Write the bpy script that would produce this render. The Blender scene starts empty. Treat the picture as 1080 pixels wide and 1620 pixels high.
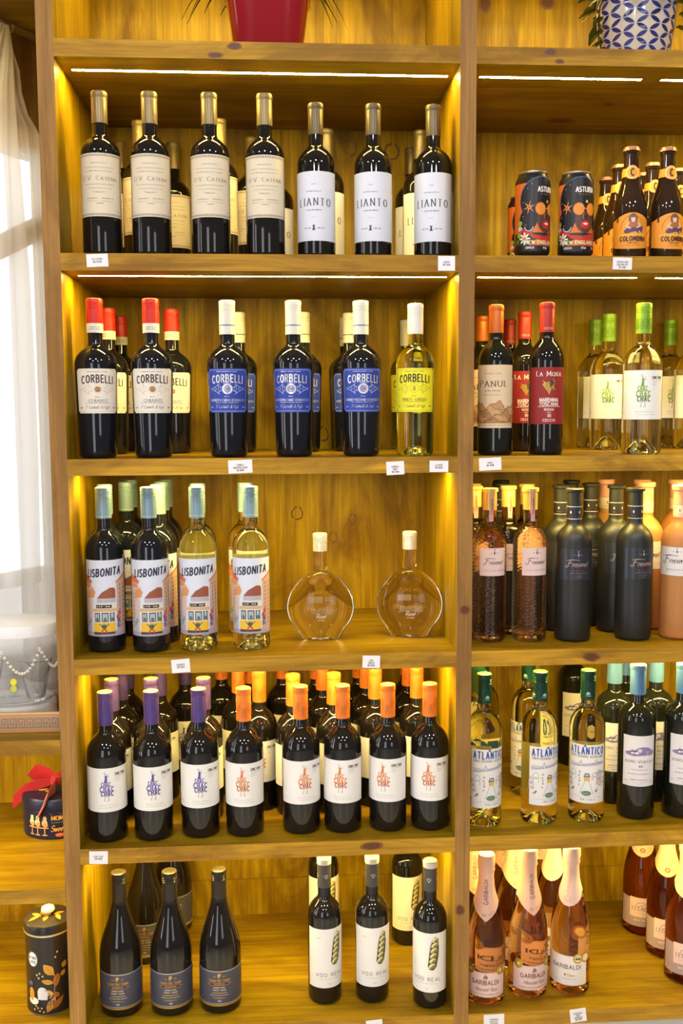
import bpy, math, random
from mathutils import Vector, Matrix
random.seed(4)
sc = bpy.context.scene
COL = sc.collection
PI = math.pi
# ------------------------------------------------------------------ camera
cam = bpy.data.cameras.new('camera'); cam.sensor_fit = 'VERTICAL'; cam.sensor_height = 36; cam.lens = 34.53
co = bpy.data.objects.new('camera', cam); COL.objects.link(co)
RGT = (0.997851, -0.065335, -0.004944); UPV = (0.011507, 0.100474, 0.994873); FWD = (0.064503, 0.992792, -0.101010)
co.matrix_world = Matrix(((RGT[0], UPV[0], -FWD[0], 0), (RGT[1], UPV[1], -FWD[1], -1.85085), (RGT[2], UPV[2], -FWD[2], 1.6), (0, 0, 0, 1)))
cam.clip_start = .05
sc.camera = co
# ------------------------------------------------------------------ light
LED_COL = (1, .75, .19); LED_POWER = 232
w = bpy.data.worlds.new('shop'); sc.world = w; w.use_nodes = True
w.node_tree.nodes['Background'].inputs[0].default_value = (1, .97, .93, 1)
w.node_tree.nodes['Background'].inputs[1].default_value = .15
def area(name, loc, target, sx, sy, power, col=(1, 1, 1), shape='RECTANGLE'):
    l = bpy.data.lights.new(name, 'AREA'); l.shape = shape; l.size = sx; l.size_y = sy; l.energy = power; l.color = col
    o = bpy.data.objects.new(name, l); COL.objects.link(o); o.location = loc
    o.rotation_euler = (Vector(target) - Vector(loc)).to_track_quat('-Z', 'Y').to_euler()
    return o
# two added fill lights from the shop's front, then its ceiling lamps
area('front_fill_light', (-1.2, -3.7, 1.35), (0, 0, 1.3), .9, 2.0, 20, (.88, .94, 1))
area('front_fill_light', (1.6, -4.2, 1.5), (.2, 0, 1.3), .9, 1.4, 12, (.93, .96, 1))
for x, y in ((-1.1, -1.6), (0, -1.65), (1.2, -1.6), (-.6, -2.8), (.8, -2.9)):
    area('ceiling_lamp_light', (x, y, 2.95), (x, y + .5, 1.), .2, .2, 12, (1, .97, .95), 'DISK')
sc.view_settings.view_transform = 'Standard'; sc.view_settings.look = 'None'
sc.view_settings.exposure = .17; sc.view_settings.gamma = 1; sc.view_settings.use_curve_mapping = False
# ------------------------------------------------------------------ materials
MATS = {}
def lin(c): return tuple((v / 12.92 if v <= .04045 else ((v + .055) / 1.055) ** 2.4) for v in (x / 255 for x in c))
def mat(name, rgb, rough=.5, metal=0, srgb=True, **kw):
    key = (name, rgb)
    if key in MATS: return MATS[key]
    m = bpy.data.materials.new(name); m.use_nodes = True
    b = m.node_tree.nodes['Principled BSDF']
    c = lin(rgb) if srgb else rgb
    b.inputs['Base Color'].default_value = (*c, 1); b.inputs['Roughness'].default_value = rough; b.inputs['Metallic'].default_value = metal
    for k, v in kw.items(): b.inputs[k.replace('_', ' ')].default_value = v
    MATS[key] = m
    return m
def nodes(m): return m.node_tree.nodes, m.node_tree.links, m.node_tree.nodes['Principled BSDF']
def ramp(n, stops):
    r = n.new('ShaderNodeValToRGB'); e = r.color_ramp.elements
    while len(e) < len(stops): e.new(.5)
    for i, (p, c) in enumerate(stops): e[i].position = p; e[i].color = (*c, 1)
    return r
def mixc(n, l, a, b, f, mode='MIX'):
    x = n.new('ShaderNodeMix'); x.data_type = 'RGBA'; x.blend_type = mode
    for i, v in ((0, f), (6, a), (7, b)):
        if hasattr(v, 'is_output'): l.new(v, x.inputs[i])
        elif i == 0: x.inputs[0].default_value = v
        else: x.inputs[i].default_value = (*v, 1)
    return x.outputs[2]
def wood(name, axis, light, dark, stain, blotch=.5, fine=.5, rough=.42, knots=.0, off=0, sat=1):
    m = bpy.data.materials.new(name); m.use_nodes = True; n, l, b = nodes(m)
    tc = n.new('ShaderNodeTexCoord')
    def mapped(along, across):
        mp = n.new('ShaderNodeMapping'); s = [across] * 3; s[axis] = along
        mp.inputs['Scale'].default_value = s; mp.inputs['Location'].default_value = (off, off * .7, off * 1.3)
        l.new(tc.outputs['Object'], mp.inputs[0]); return mp.outputs[0]
    def noise(v, sc_, det=6, dist=0., rgh=.6):
        x = n.new('ShaderNodeTexNoise'); x.inputs['Scale'].default_value = sc_; x.inputs['Detail'].default_value = det
        x.inputs['Distortion'].default_value = dist; x.inputs['Roughness'].default_value = rgh; l.new(v, x.inputs['Vector']); return x.outputs['Fac']
    g = noise(mapped(1.6, 34), 1.6, 8, .4, .65)
    r1 = ramp(n, [(.30, dark), (.5, tuple((a + c) / 2 for a, c in zip(light, dark))), (.68, light)]); l.new(g, r1.inputs[0])
    fn = noise(mapped(4, 190), 1.5, 3)
    r2 = ramp(n, [(.35, (1 - fine * .5,) * 3), (.6, (1, 1, 1))]); l.new(fn, r2.inputs[0])
    c = mixc(n, l, r1.outputs[0], r2.outputs[0], 1.0, 'MULTIPLY')
    bl = noise(mapped(1.6, 5), 1.2, 6, 1.6, .62)
    r3 = ramp(n, [(.42, (0, 0, 0)), (.60, (1, 1, 1))]); l.new(bl, r3.inputs[0])
    mm = n.new('ShaderNodeMath'); mm.operation = 'MULTIPLY'; l.new(r3.outputs[0], mm.inputs[0]); mm.inputs[1].default_value = blotch
    c = mixc(n, l, c, stain, mm.outputs[0])
    if knots:
        v = n.new('ShaderNodeTexVoronoi'); v.inputs['Scale'].default_value = knots; v.inputs['Randomness'].default_value = 1
        mp = mapped(1., 1.9); dn = n.new('ShaderNodeMix'); dn.data_type = 'VECTOR'; dn.inputs[0].default_value = .03
        nz = n.new('ShaderNodeTexNoise'); nz.inputs['Scale'].default_value = 9; l.new(mp, nz.inputs['Vector'])
        l.new(mp, dn.inputs[4]); l.new(nz.outputs['Color'], dn.inputs[5]); l.new(dn.outputs[1], v.inputs['Vector'])
        rk = ramp(n, [(.035, (.85, .85, .85)), (.075, (.25, .25, .25)), (.10, (.5, .5, .5)), (.16, (0, 0, 0))]); l.new(v.outputs['Distance'], rk.inputs[0])
        c = mixc(n, l, c, tuple(x * .35 for x in dark), rk.outputs[0])
    l.new(c, b.inputs['Base Color'])
    b.inputs['Roughness'].default_value = rough; b.inputs['Specular IOR Level'].default_value = .2
    bp = n.new('ShaderNodeBump'); bp.inputs['Strength'].default_value = .25; bp.inputs['Distance'].default_value = .002
    l.new(fn, bp.inputs['Height']); l.new(bp.outputs[0], b.inputs['Normal'])
    return m
WL, WD, WS = (.56, .35, .008), (.26, .14, .003), (.13, .058, .002)
W_BACK = wood('stained_plywood', 2, (.64, .405, .006), (.30, .165, .002), (.15, .066, .002), .72, .45, .45, 1.6)
W_SIDE = wood('stained_board_upright', 2, WL, WD, WS, .5, .4, .4, 0, 3)
W_SHELF = wood('stained_board_shelf', 0, (.39, .245, .006), (.19, .10, .003), (.12, .05, .002), .62, .6, .38, 0, 7)
W_EDGE = wood('sanded_board_edge', 0, (.72, .385, .030), (.42, .205, .014), (.17, .072, .008), .68, .45, .5, 0, 11)
W_POST = wood('sanded_post_edge', 2, (.50, .255, .065), (.31, .148, .036), (.19, .088, .024), .65, .45, .5, 0, 5)
KNOT = mat('knot_wood', (92, 48, 10), .5); KNOT2 = mat('knot_ring', (126, 76, 18), .5); KNOTB = mat('knot_bark', (104, 66, 8), .5)
LED = bpy.data.materials.new('led_light'); LED.use_nodes = True; n_, l_, b_ = nodes(LED)
b_.inputs['Base Color'].default_value = (1, .9, .6, 1); b_.inputs['Emission Color'].default_value = (*LED_COL, 1); b_.inputs['Emission Strength'].default_value = LED_POWER
def glass(name, col, ior=1.36, rough=0., bump=None):
    m = mat(name, col, rough, 0, False); n, l, b = nodes(m)
    b.inputs['Transmission Weight'].default_value = 1; b.inputs['IOR'].default_value = ior
    if bump == 'diamond':
        tc = n.new('ShaderNodeTexCoord'); sp = n.new('ShaderNodeSeparateXYZ'); l.new(tc.outputs['Object'], sp.inputs[0])
        at = n.new('ShaderNodeMath'); at.operation = 'ARCTAN2'; l.new(sp.outputs[0], at.inputs[0]); l.new(sp.outputs[1], at.inputs[1])
        def wave(sgn):
            a = n.new('ShaderNodeMath'); a.operation = 'MULTIPLY'; l.new(at.outputs[0], a.inputs[0]); a.inputs[1].default_value = 16
            z = n.new('ShaderNodeMath'); z.operation = 'MULTIPLY_ADD'; l.new(sp.outputs[2], z.inputs[0]); z.inputs[1].default_value = 470 * sgn; l.new(a.outputs[0], z.inputs[2])
            s = n.new('ShaderNodeMath'); s.operation = 'SINE'; l.new(z.outputs[0], s.inputs[0])
            q = n.new('ShaderNodeMath'); q.operation = 'ABSOLUTE'; l.new(s.outputs[0], q.inputs[0]); return q.outputs[0]
        mi = n.new('ShaderNodeMath'); mi.operation = 'MINIMUM'; l.new(wave(1), mi.inputs[0]); l.new(wave(-1), mi.inputs[1])
        bp = n.new('ShaderNodeBump'); bp.inputs['Strength'].default_value = .5; bp.inputs['Distance'].default_value = .0016
        l.new(mi.outputs[0], bp.inputs['Height']); l.new(bp.outputs[0], b.inputs['Normal'])
    return m
DARK = mat('dark_bottle_glass', (.010, .0075, .006), .045, 0, False, IOR=1.52)
DARKG = mat('dark_green_bottle_glass', (.010, .010, .006), .05, 0, False, IOR=1.52)
BLUEBLK = mat('blue_black_bottle_glass', (.008, .008, .011), .05, 0, False, IOR=1.52)
BROWN = mat('brown_beer_glass', (.030, .014, .006), .05, 0, False, IOR=1.5)
MATTE = mat('matte_black_bottle', (.016, .0155, .013), .42, 0, False, IOR=1.5)
WHITEW = glass('white_wine_glass', (.97, .92, .50)); GREENW = glass('green_white_wine_glass', (.86, .93, .22)); YELW = glass('yellow_wine_glass', (.97, .88, .36))
ROSEW = glass('rose_textured_glass', (.96, .68, .34), 1.36); FLASKG = glass('pale_flask_glass', (.99, .93, .84), 1.30)
SPARKW = glass('rose_sparkling_glass', (.90, .58, .33)); SPARKD = glass('dark_rose_sparkling_glass', (.50, .15, .09)); CLEAR = glass('clear_glass', (.97, .98, .98), 1.45)
FROST = mat('frosted_rose_glass', (.76, .36, .11), .38, 0, False, Transmission_Weight=.45, IOR=1.4)
P = lambda *c: mat('printed_paper', c, .55)
I = lambda *c: mat('print_ink', c, .5)
CAPM = lambda c, r=.35, m=.35: mat('capsule_foil', c, r, m)
BLACK = I(28, 26, 28); GREY = I(120, 114, 108); LGREY = I(176, 170, 164); GOLD = mat('gold_ink', (196, 152, 66), .35, .5); SILVER = mat('silver_ink', (222, 216, 214), .3, .5)
# ------------------------------------------------------------------ mesh helpers
class MB:
    def __init__(s): s.v = []; s.f = []; s.m = []; s.mi = []
    def idx(s, m):
        if m not in s.m: s.m.append(m)
        return s.m.index(m)
    def add(s, vs, fs, m):
        o = len(s.v); s.v += [tuple(v) for v in vs]; k = s.idx(m)
        for f in fs: s.f.append(tuple(i + o for i in f)); s.mi.append(k)
    def box(s, x0, y0, z0, x1, y1, z1, m, front=None):
        vs = [(x, y, z) for z in (z0, z1) for y in (y0, y1) for x in (x0, x1)]
        o = len(s.v); s.v += vs
        for f in ((0, 2, 3, 1), (4, 5, 7, 6), (0, 1, 5, 4), (2, 6, 7, 3), (0, 4, 6, 2), (1, 3, 7, 5)):
            s.f.append(tuple(i + o for i in f)); s.mi.append(s.idx(front if (front and f == (0, 1, 5, 4)) else m))
    def lathe(s, prof, m, seg=28, sy=1, cx=0, cy=0, a0=0, a1=None, mfun=None):
        o = len(s.v); k = s.idx(m)
        for z, r in prof:
            for i in range(seg):
                a = 2 * PI * i / seg + a0; s.v.append((cx + r * math.sin(a), cy - r * math.cos(a) * sy, z))
        for j in range(len(prof) - 1):
            kk = s.idx(mfun(j)) if mfun else k
            for i in range(seg):
                i2 = (i + 1) % seg
                s.f.append((o + j * seg + i, o + j * seg + i2, o + (j + 1) * seg + i2, o + (j + 1) * seg + i)); s.mi.append(kk)
        s.f.append(tuple(o + i for i in range(seg))[::-1]); s.mi.append(k)
        s.f.append(tuple(o + (len(prof) - 1) * seg + i for i in range(seg))); s.mi.append(s.idx(mfun(len(prof) - 2)) if mfun else k)
    def tube(s, pts, r, m, seg=6, r1=None):
        pts = [Vector(p) for p in pts]; o = len(s.v); k = s.idx(m); N = len(pts)
        for i, p in enumerate(pts):
            d = (pts[min(i + 1, N - 1)] - pts[max(i - 1, 0)]).normalized()
            a = d.orthogonal().normalized() if abs(d.z) < .9 else Vector((1, 0, 0)).cross(d).normalized()
            if i and a.dot(pa) < 0: a = -a
            pa = a; b = d.cross(a); rr = r if r1 is None else r + (r1 - r) * i / (N - 1)
            for q in range(seg): s.v.append(tuple(p + (a * math.cos(2 * PI * q / seg) + b * math.sin(2 * PI * q / seg)) * rr))
        for i in range(N - 1):
            for q in range(seg):
                s.f.append((o + i * seg + q, o + i * seg + (q + 1) % seg, o + (i + 1) * seg + (q + 1) % seg, o + (i + 1) * seg + q)); s.mi.append(k)
        s.f.append(tuple(o + q for q in range(seg))[::-1]); s.mi.append(k)
        s.f.append(tuple(o + (N - 1) * seg + q for q in range(seg))); s.mi.append(k)
    def build(s, name, parent=None, smooth=True, ang=40, loc=None):
        me = bpy.data.meshes.new(name); me.from_pydata(s.v, [], s.f)
        for m in s.m: me.materials.append(m)
        me.polygons.foreach_set('material_index', s.mi)
        if smooth:
            me.shade_smooth(); me.set_sharp_from_angle(angle=math.radians(ang))
        me.update()
        o = bpy.data.objects.new(name, me); COL.objects.link(o)
        if parent: o.parent = parent
        if loc: o.location = loc
        return o
def tag(o, label=None, cat=None, group=None, kind=None):
    for k, v in (('label', label), ('category', cat), ('group', group), ('kind', kind)):
        if v: o[k] = v
    return o
def empty(name, loc=(0, 0, 0), rz=0):
    o = bpy.data.objects.new(name, None); COL.objects.link(o); o.location = loc; o.rotation_euler.z = rz; o.empty_display_size = .02
    return o
KIDS = {}
def kids(o): return [c for c in COL.objects if c.parent == o]
def copy_tree(root):
    r = root.copy(); COL.objects.link(r)
    for c in KIDS.setdefault(root, kids(root)):
        d = c.copy(); COL.objects.link(d); d.parent = r
        for g in KIDS.setdefault(c, kids(c)):
            e = g.copy(); COL.objects.link(e); e.parent = d
    return r
# stroke letters: width, polylines; "a cx,cy,rx,ry,from,to" is an arc
GL = {
'A': (.72, '0,0 .36,1 .72,0;.13,.36 .59,.36'), 'B': (.6, '0,0 0,1 .28,1 a.28,.76,.26,.24,90,-90 0,.52;.28,.52 a.3,.26,.3,.26,90,-90 0,0'),
'C': (.68, 'a.38,.5,.38,.5,48,312'), 'D': (.7, '0,0 0,1 .22,1 a.22,.5,.48,.5,90,-90 0,0'), 'E': (.52, '.52,1 0,1 0,0 .52,0;0,.52 .42,.52'),
'F': (.5, '.5,1 0,1 0,0;0,.5 .4,.5'), 'G': (.74, 'a.38,.5,.38,.5,48,330 .71,.45 .42,.45'), 'H': (.66, '0,0 0,1;.66,0 .66,1;0,.52 .66,.52'),
'I': (.02, '.01,0 .01,1'), 'J': (.4, '.4,1 .4,.25 a.2,.22,.2,.22,0,-170'), 'K': (.6, '0,0 0,1;.58,1 0,.42;.2,.6 .6,0'), 'L': (.48, '0,1 0,0 .48,0'),
'M': (.84, '0,0 .06,1 .42,.2 .78,1 .84,0'), 'N': (.68, '0,0 0,1 .68,0 .68,1'), 'O': (.76, 'a.38,.5,.38,.5,90,450'), 'P': (.56, '0,0 0,1 .28,1 a.28,.74,.28,.26,90,-90 0,.48'),
'Q': (.76, 'a.38,.5,.38,.5,90,450;.5,.2 .76,-.06'), 'R': (.6, '0,0 0,1 .28,1 a.28,.75,.28,.25,90,-90 0,.5;.28,.5 .6,0'),
'S': (.54, 'a.27,.75,.25,.25,40,270 a.27,.25,.27,.25,90,-140'), 'T': (.64, '0,1 .64,1;.32,1 .32,0'), 'U': (.66, '0,1 0,.3 a.33,.31,.33,.31,180,360 .66,1'),
'V': (.7, '0,1 .35,0 .7,1'), 'X': (.62, '0,0 .62,1;0,1 .62,0'), 'Y': (.64, '0,1 .32,.46 .64,1;.32,.46 .32,0'), 'Z': (.6, '0,1 .6,1 0,0 .6,0'), 'W': (1, '0,1 .26,0 .5,.9 .74,0 1,1'),
'0': (.5, 'a.25,.5,.25,.5,90,450'), '1': (.26, '0,.78 .2,1 .2,0'), '2': (.5, 'a.25,.74,.25,.26,160,-30 0,0 .5,0'), '3': (.5, 'a.24,.76,.23,.24,150,-90 a.24,.27,.26,.27,90,-150'),
'4': (.54, '.4,0 .4,1 0,.3 .54,.3'), '5': (.5, '.46,1 .05,1 .03,.56 a.24,.31,.26,.31,120,-140'), '7': (.5, '0,1 .5,1 .16,0'), '9': (.5, 'a.25,.7,.25,.3,0,360 .46,.3 .2,0'), '8': (.5, 'a.25,.76,.22,.24,-90,270 a.25,.26,.25,.26,90,-270'), '6': (.5, 'a.25,.3,.25,.3,180,540 .1,.66 .36,1'),
'$': (.54, 'a.27,.72,.24,.2,40,270 a.27,.3,.26,.22,90,-140;.27,1.08 .27,-.08'), '.': (.06, '0,0 .06,0'), ',': (.1, '.1,.06 0,-.14'), '-': (.3, '0,.45 .3,.45'), "'": (.06, '.06,1 0,.78'), ' ': (.36, ''),
'^': (0, '-.62,1.12 -.42,1.3 -.22,1.12'), '~': (0, '-.66,1.12 -.5,1.2 -.36,1.12 -.2,1.2'), '`': (0, '-.3,.74 -.18,.92'),
'a': (.48, 'a.22,.27,.22,.27,60,360 .44,.54;.44,.54 .44,.1 .52,0'), 'b': (.46, '0,1 0,.05;a.2,.26,.22,.26,150,-150'), 'c': (.4, 'a.22,.27,.22,.27,50,310'), 'd': (.48, 'a.22,.27,.22,.27,60,360 .44,1;.44,1 .44,0 .5,0'), 'e': (.42, '.03,.28 .4,.3 a.21,.27,.2,.27,10,310'),
'g': (.46, 'a.22,.27,.22,.27,60,360 .44,.54;.44,.54 .42,-.3 .2,-.42 0,-.3'), 'i': (.16, '.04,.5 .06,.06 .16,0;.06,.72 .08,.76'), 'l': (.2, '.1,0 .02,.2 .08,1 .16,1'), 'm': (.72, '0,.54 0,0 .06,.4 .2,.54 .32,.4 .34,0 .38,.4 .52,.54 .64,.4 .66,.05 .72,0'),
'n': (.46, '0,.54 .02,0 .06,.4 .22,.54 .36,.4 .38,.05 .46,0'), 'o': (.44, 'a.22,.27,.22,.27,90,450'), 'r': (.36, '0,.54 .04,0 .08,.36 .2,.54 .34,.48'), 's': (.36, '.32,.48 .16,.54 .06,.42 .3,.16 .18,.0 .02,.06'), 't': (.32, '.12,.9 .08,.1 .18,0 .3,.06;0,.58 .3,.6'), 'v': (.42, '0,.54 .2,0 .4,.54'),
'x': (.44, '0,.54 .44,0;.48,.62 -.1,-.16'), 'y': (.46, '0,.54 .2,.05;.44,.54 .06,-.4'), 'u': (.46, '0,.54 .02,.12 .16,0 .34,.12 .4,.54;.4,.54 .4,.05 .48,0'), 'h': (.46, '.02,1 0,0 .06,.4 .22,.54 .36,.4 .38,0'), 'w': (.62, '0,.54 .14,0 .3,.5 .44,0 .6,.54'), 'f': (.32, '.4,.92 .24,1 .14,.7 .06,-.3;0,.52 .3,.54'),
'&': (.7, '.7,0 .16,.8 a.3,.84,.15,.15,180,0 .3,.6 a.26,.24,.25,.24,110,350 .66,.46'),
}
def glyph(ch):
    wd, s = GL.get(ch, GL[' ']); out = []
    for st in filter(None, s.split(';')):
        pts = []
        for tk in st.split():
            if tk[0] == 'a':
                cx, cy, rx, ry, a, b = map(float, tk[1:].split(',')); k = max(4, int(abs(b - a) / 30))
                pts += [(cx + rx * math.cos(math.radians(a + (b - a) * i / k)), cy + ry * math.sin(math.radians(a + (b - a) * i / k))) for i in range(k + 1)]
            else: pts.append(tuple(map(float, tk.split(','))))
        out.append(pts)
    return wd, out
class Flat:
    """flat print in millimetres, later laid on a surface"""
    def __init__(s): s.p = []
    def poly(s, pts, m, ly=1): s.p.append((list(pts), m, ly)); return s
    def rect(s, x0, y0, x1, y1, m, ly=1): return s.poly([(x0, y0), (x1, y0), (x1, y1), (x0, y1)], m, ly)
    def ell(s, cx, cy, rx, ry, m, ly=1, n=16, a0=0, a1=360, rot=0):
        c, d = math.cos(math.radians(rot)), math.sin(math.radians(rot)); full = abs(a1 - a0) >= 360; pts = []
        for i in range(n if full else n + 1):
            t = math.radians(a0 + (a1 - a0) * i / n); x, y = rx * math.cos(t), ry * math.sin(t); pts.append((cx + x * c - y * d, cy + x * d + y * c))
        return s.poly(pts, m, ly)
    def stroke(s, pts, w, m, ly=1, nib=None):
        for (x0, y0), (x1, y1) in zip(pts, pts[1:]):
            L = math.hypot(x1 - x0, y1 - y0)
            if L < 1e-6: continue
            dx, dy = (x1 - x0) / L, (y1 - y0) / L; h = w / 2
            if nib is not None:
                th = abs(dx * math.sin(nib) - dy * math.cos(nib)); h = w / 2 * (.44 + .72 * th)
            e = min(h * .6, w * .3); nx, ny = -dy * h, dx * h
            s.poly([(x0 - dx * e + nx, y0 - dy * e + ny), (x0 - dx * e - nx, y0 - dy * e - ny), (x1 + dx * e - nx, y1 + dy * e - ny), (x1 + dx * e + nx, y1 + dy * e + ny)], m, ly)
        return s
    def ring(s, cx, cy, rx, ry, w, m, ly=1, n=20, a0=0, a1=360):
        return s.stroke([(cx + rx * math.cos(math.radians(a0 + (a1 - a0) * i / n)), cy + ry * math.sin(math.radians(a0 + (a1 - a0) * i / n))) for i in range(n + 1)], w, m, ly)
    def box(s, x0, y0, x1, y1, w, m, ly=1, c=0):
        p = [(x0 + c, y0), (x1 - c, y0), (x1, y0 + c), (x1, y1 - c), (x1 - c, y1), (x0 + c, y1), (x0, y1 - c), (x0, y0 + c), (x0 + c, y0)]
        return s.stroke(p, w, m, ly)
    def text(s, t, cx, cy, h, m, w=.13, sx=1., gap=.2, mode='sans', shear=0, arc=0, rot=0, width=None, ly=2, align='c', small=None):
        gs = []; x = 0
        for i, ch in enumerate(t):
            k = 1
            if small and ch.isalpha() and i and t[i - 1] not in ' .-': k = small
            wd, st = glyph(ch); gs.append((x, st, k)); x += (wd * sx * k + gap) if wd else 0
        tot = x - gap
        if width: f = width / (tot * h)
        else: f = 1
        c, d = math.cos(math.radians(rot)), math.sin(math.radians(rot))
        off = {'c': -tot / 2, 'l': 0, 'r': -tot}[align]
        for gx, st, k in gs:
            def T(p):
                X = ((gx + p[0] * sx * k) + off) * h * f; Y = (p[1] * k - .5) * h; X += shear * Y
                if arc: Y -= arc * X * X
                return (cx + X * c - Y * d, cy + X * d + Y * c)
            for pl in st:
                q = [T(p) for p in pl]
                s.stroke(q, w * h, m, ly, nib=(math.radians(0) if mode == 'serif' else math.radians(35) if mode == 'nib' else None))
                if mode == 'serif':
                    for e, e2 in ((pl[0], pl[1]), (pl[-1], pl[-2])):
                        if (e[1] in (0., 1.)) and abs(e2[1] - e[1]) > .3 * abs(e2[0] - e[0]) and abs(e2[1] - e[1]) > .2:
                            s.stroke([T((e[0] - .13 / sx, e[1])), T((e[0] + .13 / sx, e[1]))], w * h * .38, m, ly)
        return s
    def greek(s, cx, cy, wd, h, m, ly=1, seed=0):
        """a line of print too small to read: tiny marks"""
        r = random.Random(seed + int(cx * 7 + cy * 13)); x = cx - wd / 2
        while x < cx + wd / 2 - h * .5:
            k = r.uniform(.5, 1.1) * h; s.rect(x, cy - h / 2, min(x + k, cx + wd / 2), cy + h * r.uniform(.2, .5), m, ly); x += k + h * r.choice((.35, .35, .9))
        return s
    def build(s, name, wrap, parent, step=7.):
        mb = MB()
        for kk, (pts, m, ly) in enumerate(s.p):
            us = [p[0] for p in pts]; u0, u1 = min(us), max(us); parts = [pts]
            if u1 - u0 > step * 1.3:
                parts = []; k = math.ceil((u1 - u0) / step)
                for i in range(k):
                    a, b = u0 + (u1 - u0) * i / k, u0 + (u1 - u0) * (i + 1) / k
                    q = clip(clip(pts, a, 1), b, -1)
                    if len(q) >= 3: parts.append(q)
            for q in parts:
                mb.add([wrap(u / 1000, v / 1000, .00018 + ly * .00016 + (kk % 45) * 2.5e-6) for u, v in q], [tuple(range(len(q)))], m)
        return mb.build(name, parent, smooth=False)
def clip(pts, a, sg):
    out = []
    for i, p in enumerate(pts):
        q = pts[i - 1]; ip, iq = sg * (p[0] - a) >= 0, sg * (q[0] - a) >= 0
        if ip != iq:
            t = (a - q[0]) / (p[0] - q[0]); out.append((a, q[1] + t * (p[1] - q[1])))
        if ip: out.append(p)
    return out
def cyl(R, zc, ky=1, taper=0):
    def f(u, v, h):
        r = R + taper * v; a = u / R
        return ((r + h) * math.sin(a), -(r + h) * math.cos(a) * ky, zc + v)
    return f
def flat(x, y, z, rot=0):
    c, s = math.cos(rot), math.sin(rot)
    return lambda u, v, h: (x + u * c - v * s, y - h, z + u * s + v * c)
# ------------------------------------------------------------------ setting
ZS = [2.2642, 1.8903, 1.5155, 1.1365, .7621, .3890]; TH = .0307; DEP = .4395
UX = [(-.4191, -.3888), (.3421, .3720), (1.1035, 1.1338)]
mb = MB(); mb.box(-3.2, -5, -.05, 3.2, .6, 0, mat('pale_floor_tile', (216, 211, 203), .25)); tag(mb.build('floor', smooth=False), kind='structure')
mb = MB(); mb.box(-.5, .4525, 0, 1.3, .52, 2.95, mat('plaster', (190, 176, 140), .8)); tag(mb.build('wall_back', smooth=False), kind='structure')
pane_m = bpy.data.materials.new('daylit_shop_pane'); pane_m.use_nodes = True; n, l, b = nodes(pane_m); b.inputs['Base Color'].default_value = (.5, .5, .5, 1); b.inputs['Emission Color'].default_value = (.84, .91, 1, 1); b.inputs['Emission Strength'].default_value = 7
for nm, (cx, cy, hw_, z0, z1, az) in (('window_2', (-1.85, -.95, .20, .55, 2.25, 62)), ('window_3', (-2.15, -1.95, .11, .55, 2.25, 46))):
    wn_ = tag(empty(nm, (cx, cy, 0), math.radians(az)), kind='structure'); mb = MB(); mb.box(-hw_, -.006, z0, hw_, .006, z1, pane_m); mb.build('pane', wn_, False)
    mb = MB(); fm = mat('window_frame_paint', (120, 110, 100), .6); mb.box(-hw_ - .05, -.02, z0 - .05, -hw_, .02, z1 + .05, fm); mb.box(hw_, -.02, z0 - .05, hw_ + .05, .02, z1 + .05, fm); mb.box(-hw_, -.02, z0 - .05, hw_, .02, z0, fm); mb.box(-hw_, -.02, z1, hw_, .02, z1 + .05, fm); mb.box(-hw_ - .05, -.02, 0, hw_ + .05, .02, z0 - .05, fm); mb.build('window_frame', wn_, False)
unit = tag(empty('wine_shelving', (.35, .2, 0)), 'tall built-in shelving of honey-stained boards holding rows of wine', 'shelving')
def part(mb, name, smooth=False, par=None):
    o = mb.build(name, None, smooth); o.parent = par or unit; o.matrix_parent_inverse = (par or unit).matrix_world.inverted() if par else Matrix.Translation((-.35, -.2, 0)); return o
def strip(a, b, z, par, y0=.065):
    m2 = MB(); m2.add([(x, y, zz) for zz in (z - .0006, z + .001) for y in (y0, y0 + .009) for x in (a, b)], [(4, 5, 7, 6), (0, 1, 5, 4), (2, 6, 7, 3), (0, 4, 6, 2), (1, 3, 7, 5)], mat('led_profile', (190, 186, 176), .4, .6)); m2.add([(a, y0, z - .0006), (a, y0 + .009, z - .0006), (b, y0 + .009, z - .0006), (b, y0, z - .0006)], [(0, 1, 2, 3)], LED)
    return par(m2, 'led_strip')
def knots(par, pts, plane, pos):
    for a, b, ra, rb in pts:
        mb = MB()
        r = random.Random(int(a * 1e4)); qs = [r.uniform(.86, 1.1) for _ in range(16)]; hollow = pos > .4 and plane == 'xz' and b < 2.5
        def at_(q, e):
            out = []
            for i in range(16):
                t = 2 * PI * i / 16; x, y = a + ra * q * qs[i] * math.cos(t), b + rb * q * qs[i] * math.sin(t); out.append((x, pos - e, y) if plane == 'xz' else (x, y, pos - e))
            return out
        if hollow: mb.add(at_(1, .0004) + at_(.78, .0004), [(i, (i + 1) % 16, 16 + (i + 1) % 16, 16 + i) for i in range(16) if i % 7 != 3], KNOTB)
        else:
            mb.add(at_(1, .0003), [tuple(range(16))], KNOT2); mb.add(at_(.72, .0005), [tuple(range(16))], KNOT)
        mb.build('knot', par, False)
for i, (a, b) in enumerate(UX):
    mb = MB(); mb.box(a, 0, .0, b, DEP, 2.9, W_SIDE, W_POST); u = part(mb, 'upright')
    if i == 1: knots(u, [(.3585, 1.2185, .012, .0105), (.3535, .6102, .0105, .0125)], 'xz', 0)
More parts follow.
